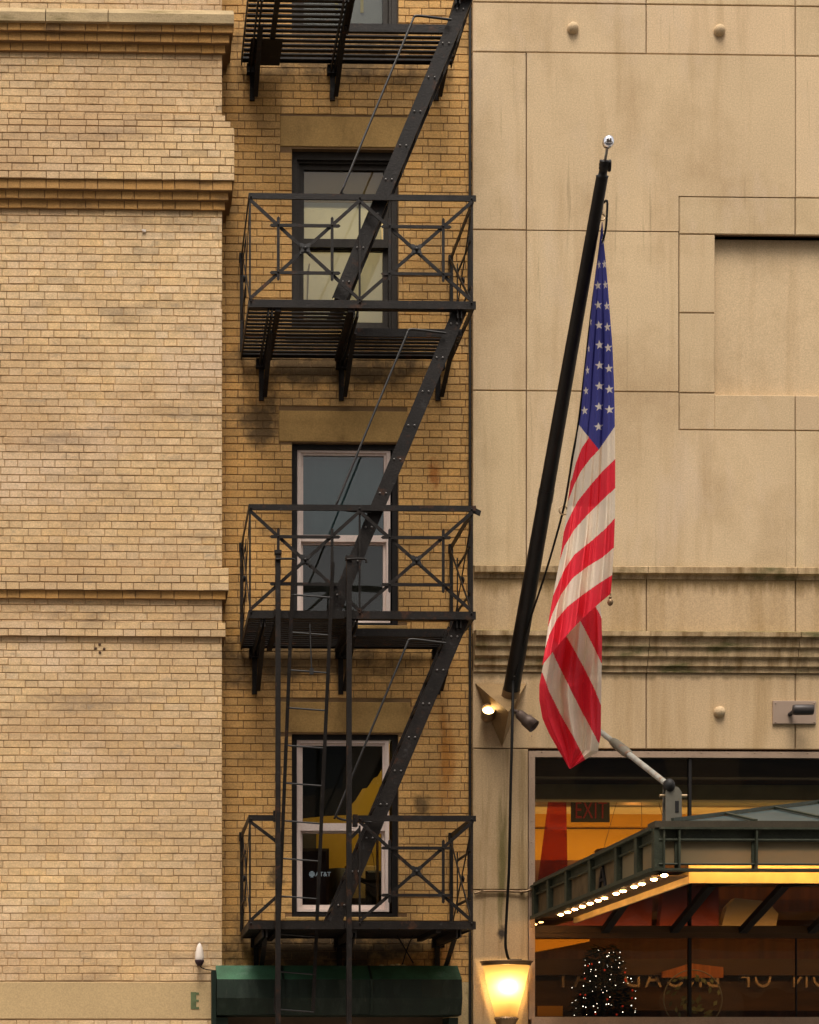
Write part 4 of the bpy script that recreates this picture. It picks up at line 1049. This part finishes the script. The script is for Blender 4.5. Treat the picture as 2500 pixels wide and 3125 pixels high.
for k in range(95):
    t = .06 + .94 * rng.random(); z = tz1 - t * (tz1 - 1.95); r = .13 + .17 * min(1, t * 2.2); an = rng.uniform(3.2, 6.2) + rng.gauss(0, .1)
    lt_.ball((q.x + r * math.cos(an), .75 + r * .95 * math.sin(an), z), rng.choice((.0015, .002, .0025, .003, .0045)), 4)
for k in range(26):
    t = .2 + .8 * rng.random(); z = tz1 - t * (tz1 - 1.95); r = .12 + .17 * min(1, t * 2); an = rng.uniform(3.3, 6.1)
    bb.ball((q.x + r * math.cos(an), .75 + r * math.sin(an), z), .010, 6)
m.build('foliage', M_needle, tree); o = lt_.build('string_lights', M_tinylamp, tree); o['kind'] = 'stuff'; bb.build('baubles', M_bauble, tree)
# wreath ring
q = P(2115, 3050, .5); wr = thing('wreath', (q.x, .5, q.z), 'large thin ring wreath with small leaves behind lobby glass', 'wreath')
m = MB(); pts = [(q.x + .275 * math.cos(a), .5, q.z + .275 * math.sin(a)) for a in [i * math.pi / 24 for i in range(49)]]; m.tube(pts, .006, 6, caps=False); m.build('ring', M_galv2, wr)
m = MB()
for k in range(46):
    a = rng.uniform(0, 6.283); r = rng.uniform(.18, .27) if k % 2 else rng.uniform(.02, .11); p = Vector((q.x + r * math.cos(a), .5 + rng.uniform(-.02, .02), q.z + r * math.sin(a) - (0 if k % 2 else .05)))
    d1 = Vector((math.cos(a + 1), rng.uniform(-.4, .4), math.sin(a + 1))) * .035; d2 = Vector((-d1.z, .01, d1.x)) * .5
    m.mesh([p - d1, p + d2, p + d1, p - d2], [(0, 1, 2, 3)])
m.build('leaves', M_leaf, wr)
# drapes seen under the canopy through the transom light
for (pts, M_, nm, lab) in (([(1690, 2826), (1870, 2775), (1990, 2715), (1985, 2826)], M_pink, 'pink_drape', 'faded red drape seen below canopy, leftmost behind the upper lobby glass'),
                           ([(2010, 2826), (2025, 2690), (2190, 2700), (2190, 2826)], M_pink, 'pink_drape', 'faded red drape seen below canopy beside the cream lampshade'),
                           ([(2200, 2826), (2215, 2770), (2240, 2742), (2340, 2752), (2372, 2790), (2365, 2826)], M_cream, 'cream_lampshade', 'wide cream lampshade seen below canopy through the lobby glass')):
    m = MB(); m.prism([(P(x, y, .45).x, P(x, y, .45).z) for x, y in pts], .42, .52); simple(nm, m, M_, lab, nm.split('_')[1])

# ------------------------------------------------------------------ entrance canopy
CY = -3.31
cxl = P(2008, 2600, CY).x; czt, czb = P(2100, 2529, CY).z, P(2100, 2658, CY).z
CXR = 8.2
can = thing('entrance_canopy', (cxl, CY, czb), 'green steel entrance canopy with glass roof and rows of lit bulbs', 'canopy')
zp_ = lambda py: P(2200, py, CY).z
f = MB()
# front fascia
f.box(cxl, CXR, CY - .05, CY + .03, zp_(2534), zp_(2528)); f.box(cxl, CXR, CY - .004, CY + .004, zp_(2562), zp_(2534))
f.tube([(cxl, CY - .015, zp_(2565)), (CXR, CY - .015, zp_(2565))], .011, 8); f.tube([(cxl, CY - .02, zp_(2639)), (CXR, CY - .02, zp_(2639))], .008, 8)
f.box(cxl - .02, CXR, CY - .05, CY + .03, zp_(2660), zp_(2653))
st_w = P(2303, 2600, CY).x - P(2068, 2600, CY).x
x = P(2068, 2600, CY).x
while x < CXR:
    f.box(x - .006, x + .006, CY - .045, CY + .02, zp_(2653), zp_(2534)); f.box(x - .022, x - .006, CY - .01, CY + .0, zp_(2653), zp_(2562)); x += st_w
x = P(2022, 2600, CY).x; f.box(x - .005, x + .005, CY - .04, CY + .02, zp_(2653), zp_(2534))
# left side fascia
f.box(cxl - .05, cxl + .03, CY + .03, YR - .02, zp_(2534), zp_(2528)); f.box(cxl - .004, cxl + .004, CY + .004, YR - .02, zp_(2560), zp_(2534))
f.tube([(cxl - .015, CY, zp_(2565)), (cxl - .015, YR - .02, zp_(2565))], .011, 8)
f.box(cxl - .05, cxl + .03, CY + .03, YR - .02, zp_(2660), zp_(2648))
for yy in (CY + .35, CY + .80, CY + 1.45, CY + 2.1, CY + 2.65, YR - .08): f.box(cxl - .04, cxl + .02, yy - .03, yy + .03, zp_(2648), zp_(2534))
f.box(cxl - .03, cxl + .03, CY - .02, CY + .04, zp_(2660), zp_(2528))
fas = f.build('fascia_frame', M_green, can)
f = MB(); f.box(cxl - .03, CXR, CY - .03, CY + .12, zp_(2528), zp_(2508)); f.box(cxl - .02, cxl + .06, CY + .12, YR - .02, zp_(2528), zp_(2528) + .03); f.build('roof_kerb', M_capbrown, can)
f = MB(); f.box(cxl + .01, CXR, CY + .006, CY + .010, zp_(2640), zp_(2562)); f.box(cxl + .004, cxl + .010, CY + .01, CY + .80, zp_(2648), zp_(2560)); f.build('infill_panel', M_infill, can)
f = MB(); f.box(cxl + .004, cxl + .010, CY + .82, YR - .03, zp_(2648), zp_(2560)); f.build('infill_panel', M_infill2, can)
# worn raised letter on the side fascia
me = text_mesh('A', 0.26, 0.008)
lm = MB(); lm.add_mesh(me, Matrix(((0, 0, -1, cxl - .008), (-1, 0, 0, CY + 1.30), (0, 1, 0, zp_(2645)), (0, 0, 0, 1)))); lm.build('raised_letter', M_brown, can)
# soffit, bulbs and light troughs
sf = MB(); zs_ = zp_(2652)
sf.box(cxl + .03, cxl + .34, CY + .36, YR - .03, zs_ - .004, zs_ + .004); sf.box(cxl + .03, CXR, CY + .013, CY + .36, zs_ + .125, zs_ + .133); sf.build('soffit', M_soffit, can)
tq = MB(); zc_ = zp_(2660) - .035
tq.box(cxl + .34, cxl + .36, CY + .36, YR - .03, zc_, zs_ + .03); tq.box(cxl + .34, CXR, CY + .34, CY + .36, zc_ + .0, zs_ + .124)
tq.build('light_trough', M_curb, can)
nb = 13
for k in range(nb):
    yy = CY + .30 + k * .215 + (.045 if k in (2, 4, 6) else 0) + (.03 if k > 5 else 0)
    bm = MB(); bm.ball((cxl + .15, yy, zs_ - .006), .021, 6, sx=(1.15, 1, .5)); bm.build('bulb', M_bulb, can)
for k in range(16):
    xx = cxl + .42 + k * .235
    bm = MB(); bm.ball((xx, CY + .17, zs_ + .088), .028, 6, sx=(1, 1, .9)); bm.build('bulb', M_bulb, can)
# glass roof (hip) with glazing bars
rz = zp_(2508) + .006
A_ = Vector((cxl + .12, CY + .06, rz)); B_ = Vector((cxl + 2.7, CY + 2.4, rz + .62)); 
gr = MB()
def hp(x):  # point on the hip above plan x
    t = (x - A_.x) / (B_.x - A_.x); return A_.lerp(B_, t)
F = lambda x: Vector((x, CY + .06, rz))
gr.mesh([A_, F(B_.x), B_], [(0, 1, 2)]); gr.mesh([F(B_.x), F(CXR), Vector((CXR, B_.y, B_.z)), B_], [(0, 1, 2, 3)])
gr.mesh([A_, B_, Vector((A_.x, YR - .05, rz))], [(0, 1, 2)], 0); gr.mesh([B_, Vector((B_.x, YR - .05, B_.z)), Vector((A_.x, YR - .05, rz))], [(0, 1, 2)], 0); gr.mesh([B_, Vector((CXR, B_.y, B_.z)), Vector((CXR, YR - .05, B_.z)), Vector((B_.x, YR - .05, B_.z))], [(0, 1, 2, 3)], 0)
gr.build('glass_roof', M_roofglass, can)
br = MB(); off = Vector((0, -.006, .014))
br.beam(A_ + off, B_ + off, .028, .02, (0, 0, 1)); br.beam(F(A_.x) + Vector((0, -.02, 0)), F(CXR) + Vector((0, -.02, 0)), .03, .012, (0, 1, 0))
for k in range(1, 5):
    x = A_.x + k * .575; hp_ = hp(min(x, B_.x)); br.beam(F(x) + off, Vector((x, hp_.y, hp_.z)) + off, .03, .014, (1, 0, 0))
br.build('glazing_bars', M_green, can)
# dark underside: boarded ceiling and arched ribs
ud = MB(); ud.prismx([(CY + .36, zs_ + .05), (YR - .04, zs_ + .27), (YR - .04, zs_ + .285), (CY + .36, zs_ + .062)], cxl + .36, CXR); ud.build('ceiling', mat('glossy_dark_ceiling_glass', (0.010, 0.009, 0.008), 0.12, spec=0.6, var=0.3, scale=(3, 3, 3)), can)
for k in range(5):
    xx = cxl + .62 + k * .62; rb = MB()
    rb.beam((xx, CY + .4, zs_ + .03), (xx, YR - .9, zs_ + .19), .05, .06, (1, 0, 0)); rb.beam((xx, YR - .95, zs_ + .19), (xx, YR - .04, zs_ - .12), .07, .05, (1, 0, 0)); rb.build('rib', M_brown, can)
# tie rod with turnbuckle and clevis plate
tie = thing('tie_rod', P(2050, 2500, CY + .15), 'galvanised tie rod with turnbuckle running from stone wall down to canopy corner', 'tie rod')
yt = CY + .15
e0 = P(2042, 2398, yt); e1 = Vector((e0.x - .02, YR, P(1640, 2105, YR).z))
m = MB(); m.tube([e0 + (e1 - e0) * .02, e1], .021, 12); m.build('rod', M_galv, tie)
t_ = .60
m = MB(); tb = e0.lerp(e1, .335); dr_ = (e1 - e0).normalized(); m.tube([tb - dr_ * .22, tb - dr_ * .2, tb - dr_ * .1, tb + dr_ * .12, tb + dr_ * .2, tb + dr_ * .22], [.023, .032, .037, .037, .032, .023], 12); m.build('turnbuckle', M_galv2, tie)
m = MB(); m.ball(e0 + Vector((0, .0, .0)), .050, 8, sx=(.8, 1, 1)); m.build('rod_eye', M_black, tie)
m = MB(); cx_ = P(2054, 2450, yt).x; zb0, zb1 = P(2054, 2512, yt).z, P(2054, 2402, yt).z
hw = .057
m.prism([(cx_ - hw, zb0), (cx_ + hw, zb0), (cx_ + hw * .95, zb1 - .04), (cx_ + hw * .6, zb1 - .008), (cx_ + hw * .1, zb1 + .004), (cx_ - hw * .9, zb1 + .01), (cx_ - hw * .98, zb1 - .06)], yt - .02, yt - .005)
m.prism([(cx_ - hw, zb0), (cx_ + hw, zb0), (cx_ + hw * .95, zb1 - .04), (cx_ + hw * .4, zb1), (cx_ - hw * .9, zb1 + .005)], yt + .04, yt + .055)
m.box(cx_ - hw, cx_ + hw, yt - .06, yt + .10, zb0 - .02, zb0); m.build('clevis_plate', M_galv2, tie)
m = MB(); m.bevbox(cx_ + .008, cx_ + .034, yt - .0235, yt - .0205, zb0 + .07, zb0 + .15, .001); m.build('slot', M_black, tie)
m = MB(); zpn = P(2054, 2428, yt).z; m.tube([(cx_ - .09, yt + .01, zpn), (cx_ + .10, yt + .01, zpn)], .011, 8); m.build('pin', M_brass, tie)

# ------------------------------------------------------------------ flagpole with bracket
def bracket_pts():
    A = P(1450, 2085, YR - .001); B = P(1607, 2086, YR - .001); C = P(1533, 2280, YR - .001); Fp = P(1553, 2172, YR - .42)
    return A, B, C, Fp
A3, B3, C3, F3 = bracket_pts()
pb = P(1561, 2105, YR - .22)
pole = thing('flagpole', (pb.x, YR, C3.z), 'black slanted flagpole with chrome ball on triangular bronze wall bracket', 'flagpole')
m = MB(); m.mesh([A3, B3, C3, F3], [(0, 3, 1), (0, 2, 3), (1, 3, 2), (0, 1, 2)])
A4, B4 = A3 + Vector((0, 0, .004)), B3 + Vector((0, 0, .004))
m.build('wall_bracket', M_bronze, pole)
tp = P(1838, 540, YR - 2.88)
pd_ = (tp - pb).normalized()
m = MB(); L_ = (tp - pb).length; nseg = 24
for (f0, f1) in ((.0, .42), (.42, .445), (.445, 1.0)):
    pts, rs = [], []
    for k in range(nseg + 1):
        f = f0 + (f1 - f0) * k / nseg; pts.append(pb + pd_ * (L_ * f)); rs.append((.073 - .031 * f) + (.003 if f0 == .42 else 0))
    m.tube(pts, rs, 24)
m.build('pole', M_pole, pole)
m = MB(); m.lathe(pb - pd_ * .10, pd_, [(-.06, .078), (0, .084), (.02, .088), (.04, .080), (.06, .077), (.11, .076)], 24); m.build('collar', M_bronze2, pole)
m = MB(); m.lathe(tp, pd_, [(0, .043), (.008, .045), (.012, .031), (.045, .029), (.052, .035), (.066, .033), (.080, .039), (.088, .034), (.094, .038), (.102, .038), (.105, .012)], 18)
sd_ = pd_.cross(Vector((1, 0, 0))).normalized()
m.lathe(tp + pd_ * .06 + Vector((.03, 0, .01)), (1, -.2, 0), [(0, 0), (0, .035), (.012, .04), (.02, .035), (.02, 0)], 14); m.build('truck', M_pole, pole)
m = MB(); m.tube([tp + pd_ * .1, tp + pd_ * .19], .010, 10); m.build('finial_stem', M_galv, pole)
m = MB(); bc_ = tp + pd_ * .213; m.ball(bc_, .040, 14, sx=(1, 1, 1.1)); m.build('finial_ball', M_chrome, pole)

# ------------------------------------------------------------------ flag
def poly_at(pl, t):
    """point at fraction t of a polyline (by length)"""
    seg = [math.dist(a, b) for a, b in zip(pl, pl[1:])]; tot = sum(seg); d = t * tot
    for (a, b), s_ in zip(zip(pl, pl[1:]), seg):
        if d <= s_ or (a, b) == (pl[-2], pl[-1]): k = min(1, d / s_); return (a[0] + (b[0] - a[0]) * k, a[1] + (b[1] - a[1]) * k)
        d -= s_
c5 = lambda pts: [(1600 + x / 1.96, 1300 + y / 1.96) for x, y in pts]
FL = [(1837, 678), (1824, 785), (1813, 867), (1800, 1000), (1793, 1064), (1782, 1149), (1771, 1268), (1761, 1323), (1750, 1402), (1735, 1519), (1722, 1616), (1710, 1703), (1694, 1785), (1676, 1887), (1664, 1979), (1655, 2030)]
FR = [(1839, 678), (1843, 740), (1848, 785), (1856, 878), (1863, 971), (1869, 1045), (1874, 1157), (1876, 1231), (1878, 1400), (1878, 1489), (1877, 1581), (1874, 1667), (1869, 1754), (1864, 1812)]
BD = [c5(b) for b in ([(385, 75), (345, 130), (310, 220), (285, 320), (270, 345)], [(450, 140), (400, 190), (340, 270), (300, 350), (270, 430)],
     [(547, 195), (470, 270), (400, 350), (320, 450), (275, 540), (255, 580), (235, 640)], [(547, 370), (470, 440), (380, 530), (300, 620), (240, 720), (218, 790)],
     [(545, 550), (480, 620), (400, 690), (300, 770), (240, 860), (205, 940), (180, 1000)], [(540, 725), (470, 785), (380, 840), (290, 910), (220, 1010), (170, 1120), (150, 1180)],
     [(530, 890), (450, 940), (350, 1010), (260, 1080), (200, 1150), (150, 1250), (115, 1370)])]
def ycross(b, x):
    """height (photo px) of a stripe boundary at column x; boundaries run from right to left"""
    if x >= b[0][0]: return b[0][1] + (b[0][0] - x) * (b[1][1] - b[0][1]) / (b[0][0] - b[1][0])
    for p, q in zip(b, b[1:]):
        if q[0] <= x <= p[0]: k = (p[0] - x) / (p[0] - q[0]); return p[1] + (q[1] - p[1]) * k
    p, q = b[-2], b[-1]; return q[1] + (q[0] - x) * (q[1] - p[1]) / max(1e-3, p[0] - q[0])
r4 = lambda x, y: (1650 + x / 2.695, 600 + y / 2.695)
STARS = [(r4(x, y), k) for x, y, k in ((472, 730, .75), (533, 725, .55), (474, 892, .85), (545, 900, .65), (480, 1058, .9), (550, 1073, .75), (485, 1220, .95), (556, 1243, .85), (486, 1388, 1), (562, 1415, .9),
         (485, 1558, 1), (566, 1585, .95), (482, 1727, 1), (567, 1752, 1), (478, 1893, 1), (362, 1760, .8), (374, 1597, .6), (386, 1430, .45), (482, 560, .4), (525, 555, .5), (512, 360, .35), (412, 1030, .3), (396, 1250, .25))]
def in_star(px, py, c, k):
    dx, dy = (px - c[0]) / k, py - c[1]
    r = math.hypot(dx, dy)
    if r > 15: return False
    a = (math.atan2(dx, -dy) + .10) % (2 * math.pi / 5)
    a = abs(a - math.pi / 5)          # 0 mid-notch, pi/5 at a tip
    ro, ri = 14.5, 5.9
    # edge from tip (angle pi/5, ro) to notch (0, ri)
    tx, ty = ro * math.cos(math.pi / 5), ro * math.sin(math.pi / 5)
    nx, ny = ri, 0.0
    x, y = r * math.cos(a), r * math.sin(a)
    return (tx - nx) * (y - ny) - (ty - ny) * (x - nx) >= 0
def canton_edge(px):
    if px <= 1828: return 1301 + (px - 1771) * 71 / 57
    return 1372 - (px - 1828) * 69 / 48
def front_col(px, py):
    if py < 1390 and py < canton_edge(px) and px > 1752 + max(0, (1301 - py)) * .0:
        if px < 1783 - (py - 1150) * .085 - 4 and py > 1160: return 0 if (py // 60) % 2 else 1
        for c, k in STARS:
            if abs(py - c[1]) < 16 and in_star(px, py, c, k): return 3
        return 2
    n = 0
    for i, b in enumerate(BD):
        if i == 0 and px > 1796: n += 1; continue
        if i == 1 and px > 1829: n += 1; continue
        if ycross(b, px) < py: n += 1
    return 1 if n % 2 else 0      # 0 white, 1 red
BB = [c5(b) for b in ([(95, 1450), (115, 1490), (150, 1590), (220, 1730), (300, 1870), (365, 1995)], [(120, 1240), (160, 1330), (200, 1420), (270, 1560), (340, 1700), (400, 1810), (445, 1895)],
     [(190, 1130), (235, 1225), (300, 1340), (360, 1450), (420, 1570), (462, 1675)], [(290, 1080), (330, 1155), (380, 1250), (430, 1350), (465, 1425)], [(400, 1030), (425, 1080), (450, 1120), (468, 1165)])]
def back_col(px, py):
    n = 0
    for b in BB:
        b2 = b
        y = None
        if px <= b2[0][0]: y = b2[0][1] - (b2[0][0] - px) * 2
        elif px >= b2[-1][0]: y = b2[-1][1] + (px - b2[-1][0]) * 1.9
        else:
            for p, q in zip(b2, b2[1:]):
                if p[0] <= px <= q[0]: y = p[1] + (q[1] - p[1]) * (px - p[0]) / (q[0] - p[0]); break
        if py < y: n += 1
    return 1 if n % 2 == 0 else 0
def yl_at(py):      # depth of the hoist edge, following the halyard back towards the wall
    t = min(1, max(0, (py - 680) / (1545 - 680))); return -2.78 + 1.0 * t - .55 * min(1, max(0, (py - 1545) / 460))
def yr_at(py): return -2.78 + .20 * min(1, max(0, (py - 680) / 1200))
def fold(s, t, wd):
    a = min(1, t * 3 + .15)
    return a * wd * (.055 * math.cos(2 * math.pi * (2.6 * s + .35 * t)) + .020 * math.cos(2 * math.pi * (5.7 * s - .5 * t + .2)) + .006 * math.cos(2 * math.pi * (11 * s + .3)) + .002 * math.cos(2 * math.pi * (19 * s + 1.3 * t)))
flag = thing('flag', P(1840, 690, -2.78), 'red, white and blue striped flag with white stars hanging folded from black pole', 'flag')
def sheet(NU, NV, Lf, Rf, colf, depth, bulge):
    m = MB(); V, pix = [], []
    for j in range(NV + 1):
        t = j / NV; l, r = poly_at(Lf, t), poly_at(Rf, t)
        for i in range(NU + 1):
            s = i / NU
            x = l[0] + (r[0] - l[0]) * s; y = l[1] + (r[1] - l[1]) * s + bulge(s, t)
            wd = abs(r[0] - l[0]) / 200
            pix.append((x, y)); V.append(P(x, y, depth(s, t, y) + fold(s, t, wd)))
    idx = lambda i, j: j * (NU + 1) + i
    F_, Mi = [], []
    for j in range(NV):
        for i in range(NU):
            q = (idx(i, j), idx(i + 1, j), idx(i + 1, j + 1), idx(i, j + 1))
            cx = sum(pix[k][0] for k in q) / 4; cy = sum(pix[k][1] for k in q) / 4
            F_.append(q); Mi.append(colf(cx, cy))
    n = len(m.v); m.v += [tuple(v) for v in V]; m.f = F_; m.m = Mi; m.t = [None] * len(F_); m.sm = [True] * len(F_)
    return m
bul = lambda s, t: -14 * math.sin(math.pi * s) * max(0, (t - .75) / .25) ** 2
m = sheet(110, 640, FL, FR, front_col, lambda s, t, y: yl_at(y) + (yr_at(y) - yl_at(y)) * s ** .8, bul)
FM = [M_flagwhite, M_flagred, M_flagblue, M_star]
m.build('front_cloth', FM, flag)
BL = [(1700, 1900), (1676, 1960), (1657, 2035), (1646, 2091), (1646, 2137), (1656, 2193), (1676, 2239), (1702, 2285), (1738, 2346)]
BR = [(1828, 1822), (1836, 1882), (1838, 1963), (1836, 2065), (1835, 2142), (1834, 2244), (1824, 2295), (1784, 2320), (1742, 2346)]
m = sheet(90, 240, BL, BR, back_col, lambda s, t, y: -2.31 + .13 * min(1, s * 5) * max(0, 1 - 2.2 * t) + .05 * s + .26 * t, lambda s, t: 0)
m.build('back_cloth', FM, flag)
# halyard, clips and weight
rp = MB()
hy = lambda py: yl_at(min(py, 1545))
rp.tube(smooth_path([P(1843, 618, -2.80), P(1851, 612, -2.82), P(1854, 625, -2.82), P(1850, 690, -2.80), P(1842, 730, -2.77)], 5), .008, 6)
rp.tube(smooth_path([P(1842, 730, -2.77), P(1812, 900, hy(900) + .05), P(1770, 1262, hy(1262)), P(1748, 1390, hy(1390)), P(1734, 1480, hy(1480)), P(1716, 1570, -1.75), P(1668, 1740, -1.30), P(1615, 1900, -.85), P(1590, 1990, -.62), P(1572, 2060, -.5)], 5), .009, 6)
halyard = simple('halyard_rope', rp, M_cable, 'thin black halyard rope running beside flag down to flagpole base', 'rope')
for c0, c1, lab in (((1840, 622), (1836, 672), 'brass snap hook at top corner of flag'), ((1730, 1508), (1717, 1570), 'brass snap hook at lower hoist corner of flag')):
    m = MB(); Y = hy(c1[1]) ; p0, p1 = P(*c0, Y), P(*c1, Y); m.tube([p0, p0.lerp(p1, .55)], .009, 8)
    d_ = (p1 - p0).normalized(); n_ = Vector((d_.z, 0, -d_.x)); ctr = p0.lerp(p1, .8); rr = (p1 - p0).length * .2
    m.tube([ctr + (d_ * math.cos(a) + n_ * math.sin(a)) * rr for a in [i * math.pi / 8 for i in range(17)]], .006, 6, caps=False)
    simple('snap_hook', m, M_brass, lab, 'hook', 'snap hooks on the flag halyard')
m = MB(); q = P(1863, 1838, yr_at(1830)); m.ball(q, .022, 8, sx=(1, 1, 1.2)); m.ball(q + Vector((0, 0, .035)), .012, 6); m.tube([q + Vector((0, 0, .03)), P(1864, 1812, yr_at(1812))], .006, 6)
simple('corner_weight', m, M_bronze2, 'small dark bell-like weight at right corner of flag', 'weight')
m = MB(); q = P(1570, 2048, -.48); m.tube([q + Vector((0, 0, -.05)), q + Vector((0, 0, .06))], .008, 8); m.ball(q + Vector((.006, -.01, .06)), .012, 6); simple('rope_cleat', m, M_galv2, 'small steel rope cleat on lower end of flagpole', 'cleat')

# ------------------------------------------------------------------ lamps and cables on the stone pier
m_ = P(1491, 2168, YR - .14)
sp = thing('spot_lamp', (m_.x, YR, m_.z - .1), 'small lit round spotlight left of the triangular flagpole bracket', 'spotlight')
ax = Vector((-.12, -.90, .40)).normalized()
m = MB(); m.lathe(m_ - ax * .12, ax, [(0, 0), (.0, .045), (.03, .06), (.14, .062), (.14, .054), (.11, .052)], 20); m.build('housing', M_bronze2, sp)
m = MB(); m.lathe(m_ - ax * .02, ax, [(0, .053), (.012, .035), (.016, 0)], 20); m.build('lens', mat('hot_lamp_lens', (1, .9, .7), .4, emit=(1.0, .66, .26), estr=9.0), sp)
m = MB(); m.tube([m_ - ax * .11, Vector((m_.x + .07, YR - .05, m_.z - .04))], .018, 8); m.build('arm', M_bronze2, sp)
fl = thing('flood_lamp', P(1580, 2175, YR - .3), 'unlit rusty grey floodlight right of the triangular flagpole bracket', 'floodlight')
p0, p1 = P(1583, 2178, YR - .34), P(1636, 2222, YR - .42)
d_ = (p1 - p0).normalized()
m = MB(); m.lathe(p0 - d_ * .01, d_, [(0, 0), (0, .03), (.02, .042), (.09, .046), (.10, .055), (.20, .058), (.20, .05), (.12, .045)], 18); m.build('housing', M_rustgrey, fl)
m = MB(); m.tube(smooth_path([P(1562, 2172, YR - .34), P(1573, 2172, YR - .34), p0 + d_ * .02], 4), .02, 10); m.build('arm', M_rustgrey, fl)
cb = MB(); yc = YR - .30
cb.tube(smooth_path([P(1566, 2060, YR - .33), P(1564, 2200, YR - .45), P(1559, 2400, YR - .44), P(1554, 2640, YR - .34), P(1547, 2780, YR - .22), P(1543, 2870, YR - .16), P(1546, 2905, YR - .14), P(1554, 2928, YR - .12), P(1570, 2931, YR - .12), P(1592, 2931, YR - .12)], 6), .0125, 8)
simple('power_cable', cb, M_cable, 'black cable hanging from flagpole base down to lit wall lamp', 'cable')
cb = MB(); cb.tube(smooth_path([P(1448, 2727, YR - .02), P(1480, 2720, YR - .02), P(1540, 2720, YR - .02), P(1600, 2721, YR - .03), P(1632, 2710, YR - .06), P(1680, 2688, YR - .25), P(1700, 2690, YR - .5)], 6), .011, 8)
for px in (1470, 1594): q = P(px, 2720, YR - .02); cb.box(q.x - .012, q.x + .012, YR - .034, YR, q.z - .016, q.z + .016)
simple('conduit', cb, M_bronze2, 'thin brown conduit crossing stone pier towards the canopy', 'conduit')
# camera on plate
sc_ = thing('security_camera', P(2425, 2208, YR), 'dark cylindrical security camera on pinkish square wall plate', 'security camera')
m = MB(); a_, b_ = P(2360, 2209, YR - .02), P(2492, 2139, YR - .02); m.bevbox(a_.x, b_.x, YR - .022, YR - .002, a_.z, b_.z, .004)
for px, py in ((2367, 2146), (2367, 2203), (2485, 2146), (2485, 2203)): q = P(px, py, YR - .02); m.ball((q.x, YR - .023, q.z), .007, 5)
m.build('mounting_plate', M_plate, sc_)
m = MB(); q = P(2418, 2166, YR - .12); ax = Vector((.93, -.25, -.06)).normalized(); m.lathe(q, ax, [(0, 0), (.003, .04), (.02, .047), (.17, .047), (.18, .04), (.17, 0)], 20); m.build('body', M_camgrey, sc_)
m = MB(); m.tube([(q.x + .04, q.y + .03, q.z), (q.x + .02, YR - .02, q.z - .02)], .02, 8); m.build('arm', M_camgrey, sc_)
# wall sconce
ls = thing('wall_lamp', P(1549, 3115, YR - .1), 'glowing conical glass wall lamp with bronze cap on stone pier', 'wall lamp')
xc = P(1550, 2950, YR - .1).x
zc1, zc0 = P(1550, 2947, YR - .12).z, P(1550, 3104, YR - .12).z
n = 26
def half(mb, prof, yb=YR - .035, m=0):
    v, f = [], []
    for z, r in prof:
        for i in range(n + 1):
            a = math.pi + math.pi * i / n; v.append((xc + r * math.cos(a), yb + r * .92 * math.sin(a), z))
    for j in range(len(prof) - 1):
        for i in range(n): f.append((j * (n + 1) + i, j * (n + 1) + i + 1, (j + 1) * (n + 1) + i + 1, (j + 1) * (n + 1) + i))
    mb.mesh(v, f, m, True)
m = MB(); half(m, [(zc1 + .005, .001), (zc1 + .005, .222), (zc1 + .022, .222), (zc1 + .028, .228), (zc1 + .033, .232), (zc1 + .036, .238), (zc1 + .042, .238), (zc1 + .042, .001)]); m.build('cap', M_bronze2, ls)
m = MB(); half(m, [(zc0, .094), (zc0 + (zc1 - zc0) * .5, .155), (zc1 + .002, .208)]); m.build('shade', M_shade, ls)
m = MB(); half(m, [(zc0 - .30, .02), (zc0 - .2, .06), (zc0 - .06, .085), (zc0 - .03, .10), (zc0 + .004, .10), (zc0 + .004, .001)])
for i in range(12):
    a = math.pi + math.pi * (i + .5) / 12; m.ball((xc + .102 * math.cos(a), YR - .035 + .094 * math.sin(a), zc0 - .012), .010, 5)
m.build('base', M_bronze2, ls)
pl_ = bpy.data.lights.new('sconce_bulb', 'POINT'); po = bpy.data.objects.new('sconce_bulb', pl_); COL.objects.link(po)
po.location = (xc - .01, YR - .14, zc0 + (zc1 - zc0) * .60); pl_.energy = 5.5; pl_.color = (1.0, .68, .30); pl_.shadow_soft_size = .035

# ------------------------------------------------------------------ the building across the street (seen in reflections; heights and gap shaped to steer sky light)
opp = thing('sky_blocking_building', (0, -26, 0), 'plain stone building across the street, seen only as reflections, massed to block low sky light', 'building')
m = MB(); m.box(-25, 2.2, -34, -26, 0, 31.0); m.box(2.2, 8.6, -34, -26, 0, 13.2); m.box(8.6, 28, -34, -26, 0, 31.0); m.build('sky_blocking_facade', M_opp, opp)
for r_ in range(7):
    for k in range(12):
        x = -22 + k * 4.2; z = 1.2 + r_ * 4.0
        if r_ > 2 and 0.0 < x < 8.6: continue
        m = MB(); m.box(x, x + 2.2, -26.02, -25.98, z, z + 2.6); m.build('window', M_oppwin, opp)
